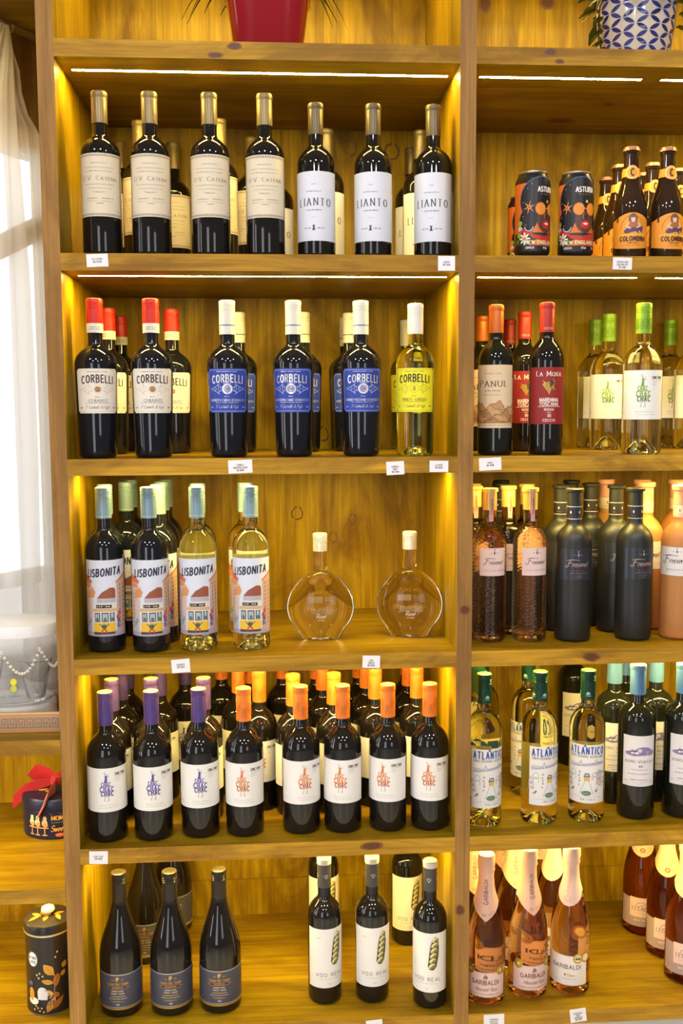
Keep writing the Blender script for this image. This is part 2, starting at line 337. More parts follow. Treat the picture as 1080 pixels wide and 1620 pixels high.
for bay, (x0, x1) in enumerate(((UX[0][1], UX[1][0]), (UX[1][1], UX[2][0]))):
    mb = MB(); mb.box(x0, DEP, .34, x1, DEP + .012, 2.9, W_BACK); bp_ = part(mb, 'back_panel')
    knots(bp_, [[(.1744, 2.1943, .0129, .02), (.268, 2.1884, .0172, .0201), (.1741, 1.3502, .0104, .0149), (.1291, 1.3074, .0104, .0134), (.0449, 1.3652, .0148, .0178), (.3103, 1.3411, .006, .0075), (.107, 1.5508, .0132, .0191)],
               [(.4784, 2.511, .0142, .0187), (.6215, 2.5208, .0172, .0187), (.5844, .8996, .0046, .0046), (.9495, .487, .0047, .0047)]][bay], 'xz', DEP)
    for i, z in enumerate(ZS):
        mb = MB(); mb.box(x0, .0005 * (i % 2), z - TH, x1, DEP, z, W_SHELF, W_EDGE); s = part(mb, 'shelf')
        kk = {(0, 0): [(-.0692, 2.2562, .0136, .007), (-.1035, 2.2402, .0149, .0055)], (0, 4): [(.1769, .7497, .0249, .0087)], (1, 0): [(.5084, 2.2567, .0139, .007), (.5264, 2.2400, .0093, .0047)], (1, 3): [(.6092, 1.1209, .0186, .0099)]}
        if (bay, i) in kk: knots(s, kk[bay, i], 'xz', 0)
        if (bay, i) == (1, 0): knots(s, [(.6258, .3418, .0388, .022), (.6953, .2228, .0157, .011)], 'xy', z - TH)
        if i < 5:
            e1 = x1 - .012 if bay == 0 else .708
            segs = [(x0 + .018, e1)] if bay == 0 else [(x0 + .02, .706), (.745, 1.08)]
            if (bay, i) == (0, 1): segs = [(x0 + .018, x1 - .012)]
            for a, b in segs:
                strip(a, b, z - TH, part, .065 if i < 2 else .088)
for x0, x1 in ((UX[0][1], UX[1][0]), (UX[1][1], UX[2][0])):
    mb = MB(); mb.box(x0, DEP - .007, ZS[5], x1, DEP, ZS[5] + .088, W_BACK); part(mb, 'back_cleat')
# top compartment lamp strip is fixed to the board above the frame
for bay, (x0, x1) in enumerate(((UX[0][1], UX[1][0]), (UX[1][1], UX[2][0]))):
    mb = MB(); mb.box(x0, 0, 2.60 - TH, x1, DEP, 2.60, W_SHELF, W_EDGE); part(mb, 'shelf')
    strip(x0 + .02, x1 - .02, 2.60 - TH, part, .16)
mb = MB(); mb.box(UX[0][1], .012, 0, UX[2][0], .03, ZS[5] - TH, mat('grey_cabinet_paint', (196, 192, 188), .5)); part(mb, 'plinth_panel')
# ------------------------------------------------------------------ bottles
SHB = [(0, 1), (.12, .985), (.25, .945), (.38, .875), (.5, .775), (.6, .66), (.7, .525), (.78, .40), (.85, .27), (.92, .14), (1, .05), (1.12, 0)]      # round shoulders
SHG = [(0, 1), (.07, .99), (.15, .96), (.25, .89), (.35, .79), (.45, .67), (.55, .54), (.65, .415), (.75, .30), (.85, .19), (.95, .10), (1.05, .035), (1.2, 0)]  # sloping shoulders
def bottle_prof(H, r, rn, zs, zn, kind=SHB, rb=None, punt=.0):
    rb = rb or r
    p = [(.012 if punt else .003, rb * .25), (.008 if punt else .002, rb * .55), (0, rb * .80), (.0006, rb * .90), (.003, rb * .97), (.007, rb)]
    if punt: p[0:2] = [(punt, .002), (punt * .9, rb * .22), (punt * .55, rb * .42), (punt * .12, rb * .62)]
    p += [(.01 + (zs - .01) * t, rb + (r - rb) * t) for t in (.33, .66)]
    p += [(zs + (zn - zs) * t, rn + (r - rn) * q) for t, q in kind]
    p += [(H - .001, rn)]
    return p
def cap_cork(H, L, r, m, top=None, bead=.010, dome=.0006):  # top: lighter, yellower capsule colour with the strip light painted in
    mb = MB(); top = top or m
    pr = [(H - L, r), (H - bead - .004, r), (H - bead - .003, r * .985), (H - bead - .0015, r * .985), (H - bead, r * 1.045), (H - .003, r * 1.045), (H - .0008, r * .985), (H + dome, r * .7), (H + dome, .001)]
    mb.lathe(pr, m, 24, mfun=lambda j: top if j >= 6 else m); return mb
def cap_screw(H, L, r, m, bands=(), top=None):  # top: cap colour with the glow of the strip above painted in
    """bands: (z from the capsule's lower edge, height, material)"""
    mb = MB(); pr = [(H - L, r)]; ms = []
    for a, b, bm in sorted(bands, key=lambda t: t[0]):
        if a > .0001: pr.append((H - L + a, r)); ms.append(m)
        pr.append((H - L + a + b, r)); ms.append(bm)
    zt = H - .020
    pr.append((zt, r)); ms.append(m)
    for i in range(3):
        z = zt + i * .0042; pr += [(z + .0006, r * .955), (z + .0016, r * .955), (z + .0022, r * 1.015), (z + .0042, r * 1.015)]; ms += [m] * 4
    pr += [(H - .003, r * 1.015), (H - .0006, r * .97), (H + .0003, r * .8), (H + .0003, .001)]; ms += [m] * 2 + [top or m] * 2
    mb.lathe(pr, m, 24, mfun=lambda j: ms[min(j, len(ms) - 1)]); return mb
def label_part(root, wrap, base, letter=None, art=None, name='label'):
    lb = base.build(name, wrap, root, 3.)
    if art and art.p: art.build('artwork', wrap, lb)
    if letter and letter.p: letter.build('lettering', wrap, lb)
    return lb
def panel(a, h, R, m, c=0):
    """label sheet of half angle a (degrees) and height h mm on radius R mm"""
    u = math.radians(a) * R; f = Flat(); v = h / 2
    return f.poly([(-u + c, -v), (u - c, -v), (u, -v + c), (u, v - c), (u - c, v), (-u + c, v), (-u, v - c), (-u, -v + c)] if c else [(-u, -v), (u, -v), (u, v), (-u, v)], m, 0), u
PROTO = {}
def k_catena():
    H, r = .300, .0365; t = empty('wine_bottle'); mb = MB(); mb.lathe(bottle_prof(H, r, .0135, .186, .220), DARK); mb.build('bottle_glass', t)
    cap_cork(H, .058, .0146, CAPM((134, 114, 74)), CAPM((176, 150, 74))).build('capsule', t)
    pap = P(226, 210, 184); f, u = panel(78, 113, 36.5, pap); L, A = Flat(), Flat(); v = 56.5
    br = I(120, 104, 80)
    A.box(-u + 2, -v + 2, u - 2, v - 2, .35, br); A.box(-u + 5.6, -v + 5.6, u - 5.6, v - 5.6, .3, br)
    n = 28
    for i in range(n):
        y = -v + 4 + (2 * v - 8) * i / (n - 1)
        for s in (-1, 1): A.ell(s * (u - 3.8), y, 1.2, 1.5, br, 1, 6)
    for i in range(22):
        x = -u + 6 + (2 * u - 12) * i / 21
        for s in (-1, 1): A.ell(x, s * (v - 3.8), 1.5, 1.2, br, 1, 6)
    L.text('D.V. CATENA', 0, 12, 7.2, I(122, 112, 92), .11, .9, .24, 'serif', small=.76, width=66)
    for y, wd, h in ((39, 30, 1.6), (31, 56, 1.3), (24.5, 52, 1.6), (1, 58, 1.4), (-6, 46, 1.2), (-13, 20, 1.6)): L.greek(0, y, wd, h, I(150, 140, 120))
    for s in (-1, 1): L.greek(s * 15, -24, 22, 1.8, I(140, 130, 112)); L.greek(s * 15, -29, 24, 1, I(150, 140, 120))
    L.greek(0, -33, 12, 2, I(140, 130, 112)); L.greek(-38, -46, 6, 1, br); L.greek(37, -46, 6, 2, br)
    A.ring(-3, -10, 9, 4, .4, br, n=10, a0=180, a1=330)
    label_part(t, cyl(.0365, .1255), f, L, A); return t
def k_lianto():
    H, r = .287, .036; t = empty('wine_bottle'); mb = MB(); mb.lathe(bottle_prof(H, r, .0135, .172, .208), DARK); mb.build('bottle_glass', t)
    cap_cork(H, .058, .0143, CAPM((96, 82, 56)), CAPM((132, 118, 62))).build('capsule', t)
    f, u = panel(80, 127, 36, P(222, 222, 232)); L, A = Flat(), Flat(); b = I(62, 62, 72)
    L.text('LIANTO', -1, 8, 13, b, .12, .78, .42, 'serif', arc=.0016, width=62)
    L.greek(-3, 40, 9, 1.2, GREY); L.greek(-3, 27, 28, 1.5, b); L.greek(-3, -7, 28, 2, b); L.greek(-3, -20, 9, 1.2, LGREY)
    L.greek(-14, -40, 13, 2, b); L.greek(10, -40, 16, 2, b)
    A.poly([(-6.5, -44), (0, -44), (-1.6, -40), (-1.8, -37), (-.3, -34.5), (-6.2, -34.5), (-4.7, -37), (-4.9, -40)], b)
    label_part(t, cyl(.036, .0925), f, L, A); return t
def corbelli(col, paper, ink, name2, capdo, emblem, frame, rbt=.0352, r=.0398, H=.299, body=BLUEBLK, big=None):
    t = empty('wine_bottle'); mb = MB(); mb.lathe(bottle_prof(H, r, .0138, .176, .212, SHB, rbt, .02 if body is GREENW else 0), body); mb.build('bottle_glass', t)
    capdo(H).build('screw_cap', t)
    f, u = panel(66, 83, 38, paper, 5); L, A = Flat(), Flat()
    A.box(-u + 2.6, -38.6, u - 2.6, 38.6, .6, frame, 1, 4.5)
    L.text('CORBELLI', 0, 23, 13.5, big or ink, .17, .62, .27, arc=.0032, width=60)
    L.text(name2, 0, -18, 5.2 if len(name2) < 15 else 4.4, ink, .13, .85, .22, 'serif', width=34 if len(name2) < 9 else 48 if len(name2) < 14 else 72)
    L.greek(0, -11, 10, 1.4, ink); L.greek(0, 35.5, 40, 1.5, ink); L.greek(0, -22.5, 46, 1, ink)
    L.text('F Corbelli & Figli', 0, -30, 5.4, ink, .1, .75, .1, 'nib', .35, width=44); L.greek(-34, -31, 5, 2.6, ink); L.greek(34, -31, 6, 2.6, ink)
    for s in (-1, 1):
        for q in ((1, .7), (-1, .7)):
            A.stroke([(s * 31, 3 + .4 * q[0]), (s * 22, 3 + 5 * q[0]), (s * 15, 3 + 9.5 * q[0]), (s * 18, 3 + 6 * q[0]), (s * 10, 3 + 3 * q[0])], q[1], frame)
        A.stroke([(s * 35, 6), (s * 32, 3), (s * 35, 0)], .7, frame); A.stroke([(s * 25, 6), (s * 21, 3), (s * 25, 0)], .6, frame)
        A.ring(s * 15, 3, 2.6, 4.5, .6, frame, n=8)
    emblem(A)
    for i in range(5): A.poly([(-6 + i * 3 - 1.2, 13), (-6 + i * 3 + 1.2, 13), (-6 + i * 3, 16 - abs(i - 2) * .6)], frame)
    tp = (r - rbt) / .166; label_part(t, cyl(rbt + tp * .1155 + .0001, .1255, 1, tp), f, L, A); return t
def k_chianti():
    red, wh = CAPM((204, 44, 34), .35, .1), CAPM((226, 222, 206), .5, 0)
    def cap(H): return cap_screw(H, .064, .0157, red, [(0, .0175, wh)], CAPM((228, 90, 60), .35, .1))
    def em(A): br = I(150, 92, 50); A.ring(0, 3, 7.5, 7, .5, I(196, 160, 100)); A.ell(0, 3, 5.6, 5, br, 1); A.stroke([(-4, 3), (0, 5.4), (4, 3), (0, 1), (-4, 3)], .7, I(222, 182, 120), 2)
    t = corbelli(0, P(232, 222, 210), I(70, 58, 50), 'CHIANTI', cap, em, I(204, 184, 156)); fl = Flat(); fl.greek(0, 2, 22, 1.6, GREY); fl.greek(0, -2, 26, 1.6, GREY); fl.build('lettering', cyl(.0158, .2435), t); return t
def k_montep():
    wh, bl = CAPM((222, 216, 204), .4, .1), CAPM((70, 100, 140), .4, 0)
    def cap(H): return cap_screw(H, .064, .0153, wh, [(.016, .0022, bl)], CAPM((236, 230, 212), .4, .1))
    def em(A): A.ell(0, 3, 10, 10, SILVER, 1); A.ell(0, 3, 6.5, 6.5, I(84, 92, 168), 2); A.ring(0, 3, 4.4, 4.4, 1, SILVER, 3); A.text('C', 0, 3, 5, SILVER, .16, ly=3)
    return corbelli(0, P(40, 64, 160), SILVER, "MONTEPULCIANO D'ABRUZZO", cap, em, mat('silver_ink', (200, 200, 222)), H=.296)
def k_pinot():
    wh = CAPM((226, 222, 212), .4, .1)
    def cap(H): return cap_screw(H, .058, .0153, wh, [], CAPM((236, 230, 212), .4, .1))
    def em(A): A.ring(0, 3, 8, 8, .5, I(150, 140, 40)); A.ell(0, 3, 3, 5, I(176, 166, 40), 1)
    t = corbelli(0, P(238, 226, 40), I(80, 74, 26), 'PINOT GRIGIO', cap, em, I(176, 164, 40), .0352, .0375, .291, GREENW, I(44, 40, 22))
    f, u = panel(50, 84, 37, P(214, 206, 150)); f.build('back_label', (lambda w_: lambda u, v, h: (-w_(u, v, h)[0], -w_(u, v, h)[1], w_(u, v, h)[2]))(cyl(.0368, .1255, 1, .0138)), t); return t
def lisbonita(body, clear):
    H, r = (.319 if clear else .320), .0365; t = empty('wine_bottle'); mb = MB(); mb.lathe(bottle_prof(H, r, .0140, .198, .238, punt=.018 if clear else 0), body); mb.build('bottle_glass', t)
    blu = CAPM((132, 158, 172), .38, .35); cap_screw(H, .060, .0155, blu, [], CAPM((176, 196, 190), .4, .3)).build('screw_cap', t)
    f, u = panel(76, 149, 36.5, P(216, 218, 232)); L, A = Flat(), Flat(); v = 74.5
    ink = I(34, 36, 58); L.text('LISBONITA', 0, 51, 14, ink, .19, .66, .30, shear=.18, rot=5, width=68)
    org, pink, brn, wall = I(222, 146, 92), I(222, 186, 170), I(150, 82, 58), I(208, 190, 182)
    A.poly([(-u, -v + 4), (-26, -v + 4), (-22, 10), (-21, 22), (-28, 24), (-24, 34), (-u, 44)], wall); A.poly([(-u, 34), (-26, 28), (-24, 34), (-36, 42), (-u, 48)], I(206, 112, 82), 2)
    A.poly([(-u, 22), (-28, 20), (-27, 27), (-u, 32)], org, 2); A.poly([(-36, 0), (-20, 2), (-17, 12), (-22, 20), (-34, 16)], org, 2); A.poly([(-u, -30), (-30, -28), (-28, -6), (-u, -2)], pink, 2)
    A.poly([(u, -v + 4), (24, -v + 4), (25, 10), (24, 30), (30, 36), (u, 48)], I(202, 168, 150)); A.poly([(22, 31), (u, 50), (u, 44), (26, 30)], I(196, 116, 86), 2)
    for y in range(-58, 30, 8):
        A.rect(30, y, 34, y + 5, I(170, 130, 116), 2); A.rect(40, y + 2, 44, y + 6, I(156, 122, 112), 2)
        if y < 14: A.rect(-42, y, -38, y + 5, I(150, 160, 176), 3)
    A.poly([(-14, 0), (22, 0), (22, 16), (20, 20), (12, 21), (-4, 12)], brn, 2); A.rect(-14, -9, 22, 0, I(190, 186, 196), 2)
    for x in range(-12, 22, 4): A.rect(x, -7, x + .8, -2, I(140, 134, 150), 3)
    cr = I(232, 216, 196); A.poly([(-22, -20), (22, -20), (18, -10), (-16, -10)], cr, 3); A.poly([(-24, -26), (24, -26), (22, -20), (-22, -20)], I(206, 172, 140), 3)
    A.rect(-16, -19, 14, -12.5, I(60, 48, 48), 4); A.greek(-8, -15.5, 12, 2.4, cr, 5); A.greek(7, -15.5, 9, 2.4, cr, 5)
    A.rect(-21, -48, 21, -26, cr, 3)
    for x0, x1 in ((-19, -8.5), (-5.5, 7.5), (10, 19)):
        A.rect(x0, -46, x1, -28, I(60, 62, 70), 4); A.rect(x0 + 1.6, -44.4, x1 - 1.6, -30, I(164, 186, 196), 5); A.ell((x0 + x1) / 2, -41, 3, 4, I(96, 110, 112), 6, 8)
    A.poly([(-22, -66), (20, -66), (21, -48), (-21, -48)], I(240, 188, 46), 3); A.poly([(-u + 2, -v), (u - 2, -v), (u - 2, -v + 6), (22, -64), (-22, -66), (-u + 2, -v + 8)], I(176, 164, 186), 2); A.poly([(-21, -71), (20, -70), (20, -66), (-22, -66)], I(74, 66, 72), 4)
    A.ell(-1, -55, 5, 5, I(62, 94, 76), 5, 8); A.ell(-1, -49.5, 2, 2.4, I(206, 160, 130), 6, 8)
    for s in (-1, 1): A.stroke([(-1 + s * 5, -54), (-1 + s * 9, -50)], 1.6, I(62, 94, 76), 5); A.stroke([(-1, -60), (-1 + s * 4, -63), (-1 + s * 4, -69)], 2.2, I(196, 56, 52), 6)
    for x, y, c in ((-34, -50, (120, 176, 140)), (-30, -44, (150, 150, 190)), (28, -44, (96, 84, 150)), (26, -38, (186, 70, 70)), (27, -54, (110, 110, 170)), (-32, -60, (176, 186, 196)), (30, -30, (190, 80, 74))): A.ell(x, y, 3.2, 5, I(*c), 4, 8)
    label_part(t, cyl(.0365, .107), f, L, A)
    cl = Flat(); cl.greek(0, 0, 30, 1.4, I(214, 222, 224)); cl.build('lettering', cyl(.0156, .264), t)
    if clear: back_label(t, cyl(.0363, .107), 70, 149, 36.5)
    return t
def back_label(t, w_, a, h, R, m=None):
    f, u = panel(a, h, R, m or P(226, 210, 150)); f.build('back_label', lambda u, v, k: (-w_(u, v, k)[0], -w_(u, v, k)[1], w_(u, v, k)[2]), t)
def k_lisred(): return lisbonita(BLUEBLK, False)
def k_liswhite(): return lisbonita(WHITEW, True)
def k_flask():
    H = .218; t = empty('wine_bottle'); mb = MB(); ky = .42
    pr = [(.004, .01), (.002, .03), (0, .034), (.001, .038), (.004, .041)]
    for i in range(1, 15): a = -PI / 2 + .64 + (PI - .64 - .30) * i / 14; pr.append((.0665 + .068 * math.sin(a) * .94 if a < 0 else .0665 + .078 * math.sin(a), .0695 * max(math.cos(a), .1) ** (.92 if a < 0 else 1.4)))
    pr += [(.150, .0146), (.158, .0132), (.170, .0128), (H - .001, .0128)]
    o = len(mb.v); mb.lathe(pr, FLASKG, 40)
    for i, v in enumerate(mb.v):
        k = ky if v[2] < .12 else ky + (1 - ky) * min(1, (v[2] - .12) / .032); mb.v[i] = (v[0], v[1] * k, v[2])
    mb.build('bottle_glass', t); cap_screw(H, .036, .0147, CAPM((206, 202, 196), .3, .5), [], CAPM((236, 226, 196), .3, .3)).build('screw_cap', t)
    L = Flat(); wt = I(236, 226, 214)
    L.text('DOM JORDA~O', 0, -2, 7.0, mat('gold_ink', (206, 160, 50), .4, .3), .11, .95, .2, width=64); L.text('Rose`', 2, -16, 9, wt, .11, .9, .14, 'nib', .25); L.greek(1, -25, 14, 1.6, wt)
    def front(u, v, h):
        z = .068 + v; q = next(r0 + (r1 - r0) * (z - z0) / (z1 - z0) for (z0, r0), (z1, r1) in zip(pr[4:], pr[5:]) if z0 <= z <= z1)
        return (u, -(ky * math.sqrt(max(q * q - u * u, 1e-5)) + .0004 + h), z)
    L.build('lettering', front, t, 5)
    B = Flat(); B.text('DOM JORDA~O', 0, 22, 6, mat('gold_ink', (206, 160, 50), .4, .3), .12, .95, .2, width=46)
    B.rect(-4, 1, 22, 13, I(196, 170, 120), 1); B.rect(-26, -20, 18, -10, I(170, 140, 96), 1)
    for y in (10, 6, 2): B.greek(-16, y, 18, 2, I(196, 176, 130), 1)
    for x in range(-3, 22, 2): B.rect(x, 2, x + .8, 12, I(110, 90, 60), 2)
    B.build('back_print', lambda u, v, h: (-front(u, v, h)[0], -front(u, v, h)[1], front(u, v, h)[2]), t, 5)
    return t
def freix(L, x, y, m, k=1.):
    L.text('F', x - 17 * k, y + 1, 13 * k, m, .12, 1.1, .1, 'nib', .45); L.text('reixenet', x + 5 * k, y - 1, 11 * k, m, .1, .85, .06, 'nib', .4, width=34 * k)
    L.stroke([(x - 25 * k, y + 6 * k), (x - 14 * k, y + 8 * k), (x + 2 * k, y + 7 * k)], .9 * k, m, 2); L.stroke([(x - 21 * k, y - 5 * k), (x - 25 * k, y - 9 * k), (x - 29 * k, y - 7 * k), (x - 27 * k, y - 4 * k)], .8 * k, m, 2)
def crest(A, x, y, m): A.ell(x, y, 1.8, 3.4, m, 1, 8); A.stroke([(x, y + 4), (x, y + 7)], 1, m); A.stroke([(x - 2, y + 7), (x + 2, y + 7)], .8, m); A.rect(x - 9, y - .3, x - 4, y + .3, m); A.rect(x + 4, y - .3, x + 9, y + .3, m)
def k_frose():
    H, r = .309, .034; t = empty('wine_bottle'); mb = MB(); pr = bottle_prof(H, r, .0138, .196, .236) + [(H - .006, .0138), (H - .005, .0165), (H - .001, .0165)]
    lo, hi = [p for p in pr if p[0] < .0075], [p for p in pr if p[0] > .232]; body_ = [p for p in pr if .006 <= p[0] <= .242]; mid = []
    def rad(z):
        for (z0, r0), (z1, r1) in zip(body_, body_[1:]):
            if z0 <= z <= z1: return r0 + (r1 - r0) * (z - z0) / (z1 - z0)
        return r
    z = .0095
    while z < .230: mid.append((z, rad(z))); z += .00165
    SG = 112; prof = lo + mid + hi; mb.lathe(prof, ROSEW, SG)
    for j, (z, q) in enumerate(prof):
        if not (.0095 <= z < .230): continue
        for i in range(SG):
            th = 2 * PI * i / SG; e = min(abs(math.sin(14 * th / 2 * 1. + z * 430)), abs(math.sin(14 * th / 2 * 1. - z * 430))); e = min(1, e * 1.6) * min(1, (q - .0137) / .006)
            k_ = 1 + .030 * (e - .6); v = mb.v[j * SG + i]; mb.v[j * SG + i] = (v[0] * k_, v[1] * k_, z)
    mb.build('bottle_glass', t, True, 60)
    mb = MB(); mb.lathe([(.266, .0143), (.302, .0143), (.3024, .0168), (H, .0168), (H + .0005, .015), (H + .0005, .001)], CAPM((214, 176, 100), .3, .4), 24); mb.build('capsule', t)
    f = Flat(); f.rect(-4.5, -29, 4.5, 29, P(206, 146, 142), 0); f.text('Freixenet', 0, 2, 5, I(110, 60, 60), .12, .85, .08, 'nib', .3, rot=90, width=30); f.build('seal_strip', cyl(.0145, .272), t)
    f, u = panel(47, 56, 34.5, P(228, 198, 192)); L, A = Flat(), Flat(); crest(A, 2, 18, I(110, 90, 86)); freix(L, 3, 1, I(58, 44, 44), .82); L.text('ITALIAN ROSE`', 2, -17, 3, I(170, 110, 104), .13, 1, .5, width=44)
    label_part(t, cyl(.0349, .164), f, L, A); return t
def k_fblack():
    H, r = .308, .0362; t = empty('wine_bottle'); mb = MB(); mb.lathe(bottle_prof(H, r, .0150, .198, .236)[:-1] + [(H - .008, .0146), (H - .006, .0185), (H - .001, .0188), (H, .017), (H, .001)], MATTE); mb.build('bottle_glass', t)
    L = Flat(); sv = SILVER; L.rect(-46, -13, 46, 13, I(30, 28, 36), 0); L.rect(-46, 11.6, 46, 13, sv, 1); L.rect(-46, -13, 46, -11.6, sv, 1)
    for x in (-10, 8, 26): L.ell(x, 1, 1.6, 3, sv, 1, 8); L.greek(x, -7, 8, 1.4, I(150, 70, 66))
    L.build('neck_band', cyl(.0152, .2595), t)
    f, u = panel(56, 62, 36.4, mat('printed_paper', (44, 46, 54), .32)); L, A = Flat(), Flat(); A.box(-u + .6, -30.4, u - .6, 30.4, .5, I(64, 66, 76)); crest(A, 3, 19, I(150, 144, 140)); freix(L, 4, 2, mat('rose_ink', (196, 160, 146), .4, .3), .95)
    L.text('RIOJA', 4, -13, 2.8, I(170, 62, 56), .15, 1, .5, width=24); L.greek(4, -18, 36, 1.2, I(150, 130, 126)); L.greek(4, -23, 16, 1.2, I(140, 124, 120)); L.greek(4, -27, 10, 1, I(140, 124, 120))
    label_part(t, cyl(.0365, .158), f, L, A); return t
def k_ffrost():
    H, r = .312, .0375; t = empty('wine_bottle'); mb = MB(); mb.lathe(bottle_prof(H, r, .0138, .196, .240), FROST); mb.build('bottle_glass', t)
    pk, cr = CAPM((226, 160, 128), .45, 0), CAPM((232, 206, 170), .5, 0)
    mb = MB(); mb.lathe([(.248, .0150), (.273, .0150), (.2735, .0148), (.300, .0148), (.303, .0182), (H - .001, .0185), (H + .0004, .017), (H + .0004, .001)], pk, 24, mfun=lambda j: cr if j == 0 else pk); mb.build('capsule', t)
    L = Flat(); L.rect(-47, 12, 47, 12.8, I(120, 70, 60))
    for x in (-24, 0, 24): L.ell(x, 1, 1.6, 3, GREY, 1, 8); L.greek(x, -7, 10, 1.4, GREY)
    L.build('neck_print', cyl(.0150, .2605), t)
    f, u = panel(66, 58, 37.7, P(230, 220, 214)); L, A = Flat(), Flat(); freix(L, 0, 4, I(70, 56, 54), 1.1); L.text('MONOPOLE', 2, -17, 3.4, GREY, .14, 1, .6, width=44); L.greek(10, -23, 22, 1.1, LGREY); crest(A, 0, 20, GREY)
    label_part(t, cyl(.0378, .160), f, L, A); return t
def bird_label(t, R, zc, h, colr, dark, pap, ang=82):
    f, u = panel(ang, h, R * 1000, pap); L, A = Flat(), Flat(); c, d = I(*colr), I(*dark); tt = h / 88
    def y(v): return v * tt + 2
    A.ell(-1, y(25), 2.6, 3.2, c, 1, 10); A.stroke([(1, y(25.5)), (5, y(26.5))], .6, d); A.stroke([(-1, y(27)), (-5, y(33)), (-4, y(34))], .5, d); A.stroke([(-1, y(27)), (-2.6, y(35))], .5, d); A.stroke([(1, y(28)), (3.6, y(31))], .5, d)
    A.poly([(-2.6, y(24)), (.8, y(24)), (2.4, y(13)), (-5, y(13))], c); A.stroke([(-1.4, y(22)), (-1.6, y(14))], .9, d, 2); A.stroke([(.6, y(19)), (1, y(13))], .7, pap, 2)
    L.text('CHAC', -1.5, y(9.5), 8.5 * tt, c, .17, .6, .3, width=17, ly=2); L.text('CHAC', 0, y(0), 9.5 * tt, c, .18, .6, .3, width=26, ly=2); L.text('CHAC', .8, y(-9), 9 * tt, d, .2, .6, .3, width=23, ly=2)
    for k in range(14):
        x = -11 + 22 * (k % 7) / 6; A.stroke([(x, y(4.9 - 9.4 * (k // 7))), (x + .4, y(4.9 - 9.4 * (k // 7) + (2.4 if k % 2 else -2.4)))], 1, d if k % 3 else c, 1)
    for s in (-1, 1): A.stroke([(s * 3, y(-13)), (s * 3.6, y(-20)), (s * 3 - 2, y(-24))], .7, d); A.stroke([(s * 3.6, y(-20)), (s * 4.6, y(-24))], .6, d)
    L.text('CHAC CHAC', 28, y(29), 4.8, I(52, 46, 48), .2, .6, .2, width=23, ly=1)
    for k, wd in ((24, 22), (20, 12), (16, 10)): L.greek(28 - (22 - wd) / 2, y(k), wd, .9, GREY)
    L.greek(2, y(-32), 34, 2, I(206, 198, 176)); L.greek(4, y(-37), 38, 1, LGREY); L.greek(-44, y(-34), 7, 1.5, LGREY)
    label_part(t, cyl(R, zc), f, L, A)
def chac(capm, top, colr, dark):
    H, r = .294, .0382; t = empty('wine_bottle'); mb = MB(); mb.lathe(bottle_prof(H, r, .0136, .170, .214), DARK); mb.build('bottle_glass', t)
    cap_cork(H, .066, .0148, capm, top, .012).build('capsule', t)
    cl = Flat()
    for k in range(4): cl.text('CHAC', (-10, 3, 14, 26)[k], (2, -6, 5, -2)[k], 9, CAPM(tuple(int(x * .93) for x in (colr if colr[2] > 100 else (206, 112, 44))), .4, .1), .12, .6, .2, rot=90)
    cl.build('embossing', cyl(.0149, .252), t)
    bird_label(t, .0382, .107, 88, colr, dark, P(238, 232, 226)); return t
def k_chacp(): return chac(CAPM((86, 62, 122), .36, .25), CAPM((206, 188, 122), .4, .2), (92, 82, 168), (62, 50, 130))
def k_chaco(): return chac(CAPM((232, 124, 38), .4, .12), CAPM((246, 162, 66), .42, .1), (222, 134, 66), (186, 92, 40))
def k_chacw():
    H, r = .293, .0381; t = empty('wine_bottle'); mb = MB(); mb.lathe(bottle_prof(H, r, .0136, .172, .214, punt=.03), WHITEW); mb.build('bottle_glass', t)
    g = CAPM((130, 168, 44), .38, .25); cap_screw(H, .059, .0150, g, [], CAPM((168, 196, 60), .4, .2)).build('screw_cap', t)
    cl = Flat()
    for k in range(4): cl.text('CHAC', (-16, -4, 8, 20)[k], 0, 9, CAPM((98, 140, 40), .4, .2), .16, .6, .2, rot=90)
    cl.build('embossing', cyl(.0151, .253), t)
    bird_label(t, .0381, .1145, 95, (134, 170, 56), (88, 124, 40), P(238, 234, 228), 70); back_label(t, cyl(.0379, .1145), 45, 95, 38.1); return t
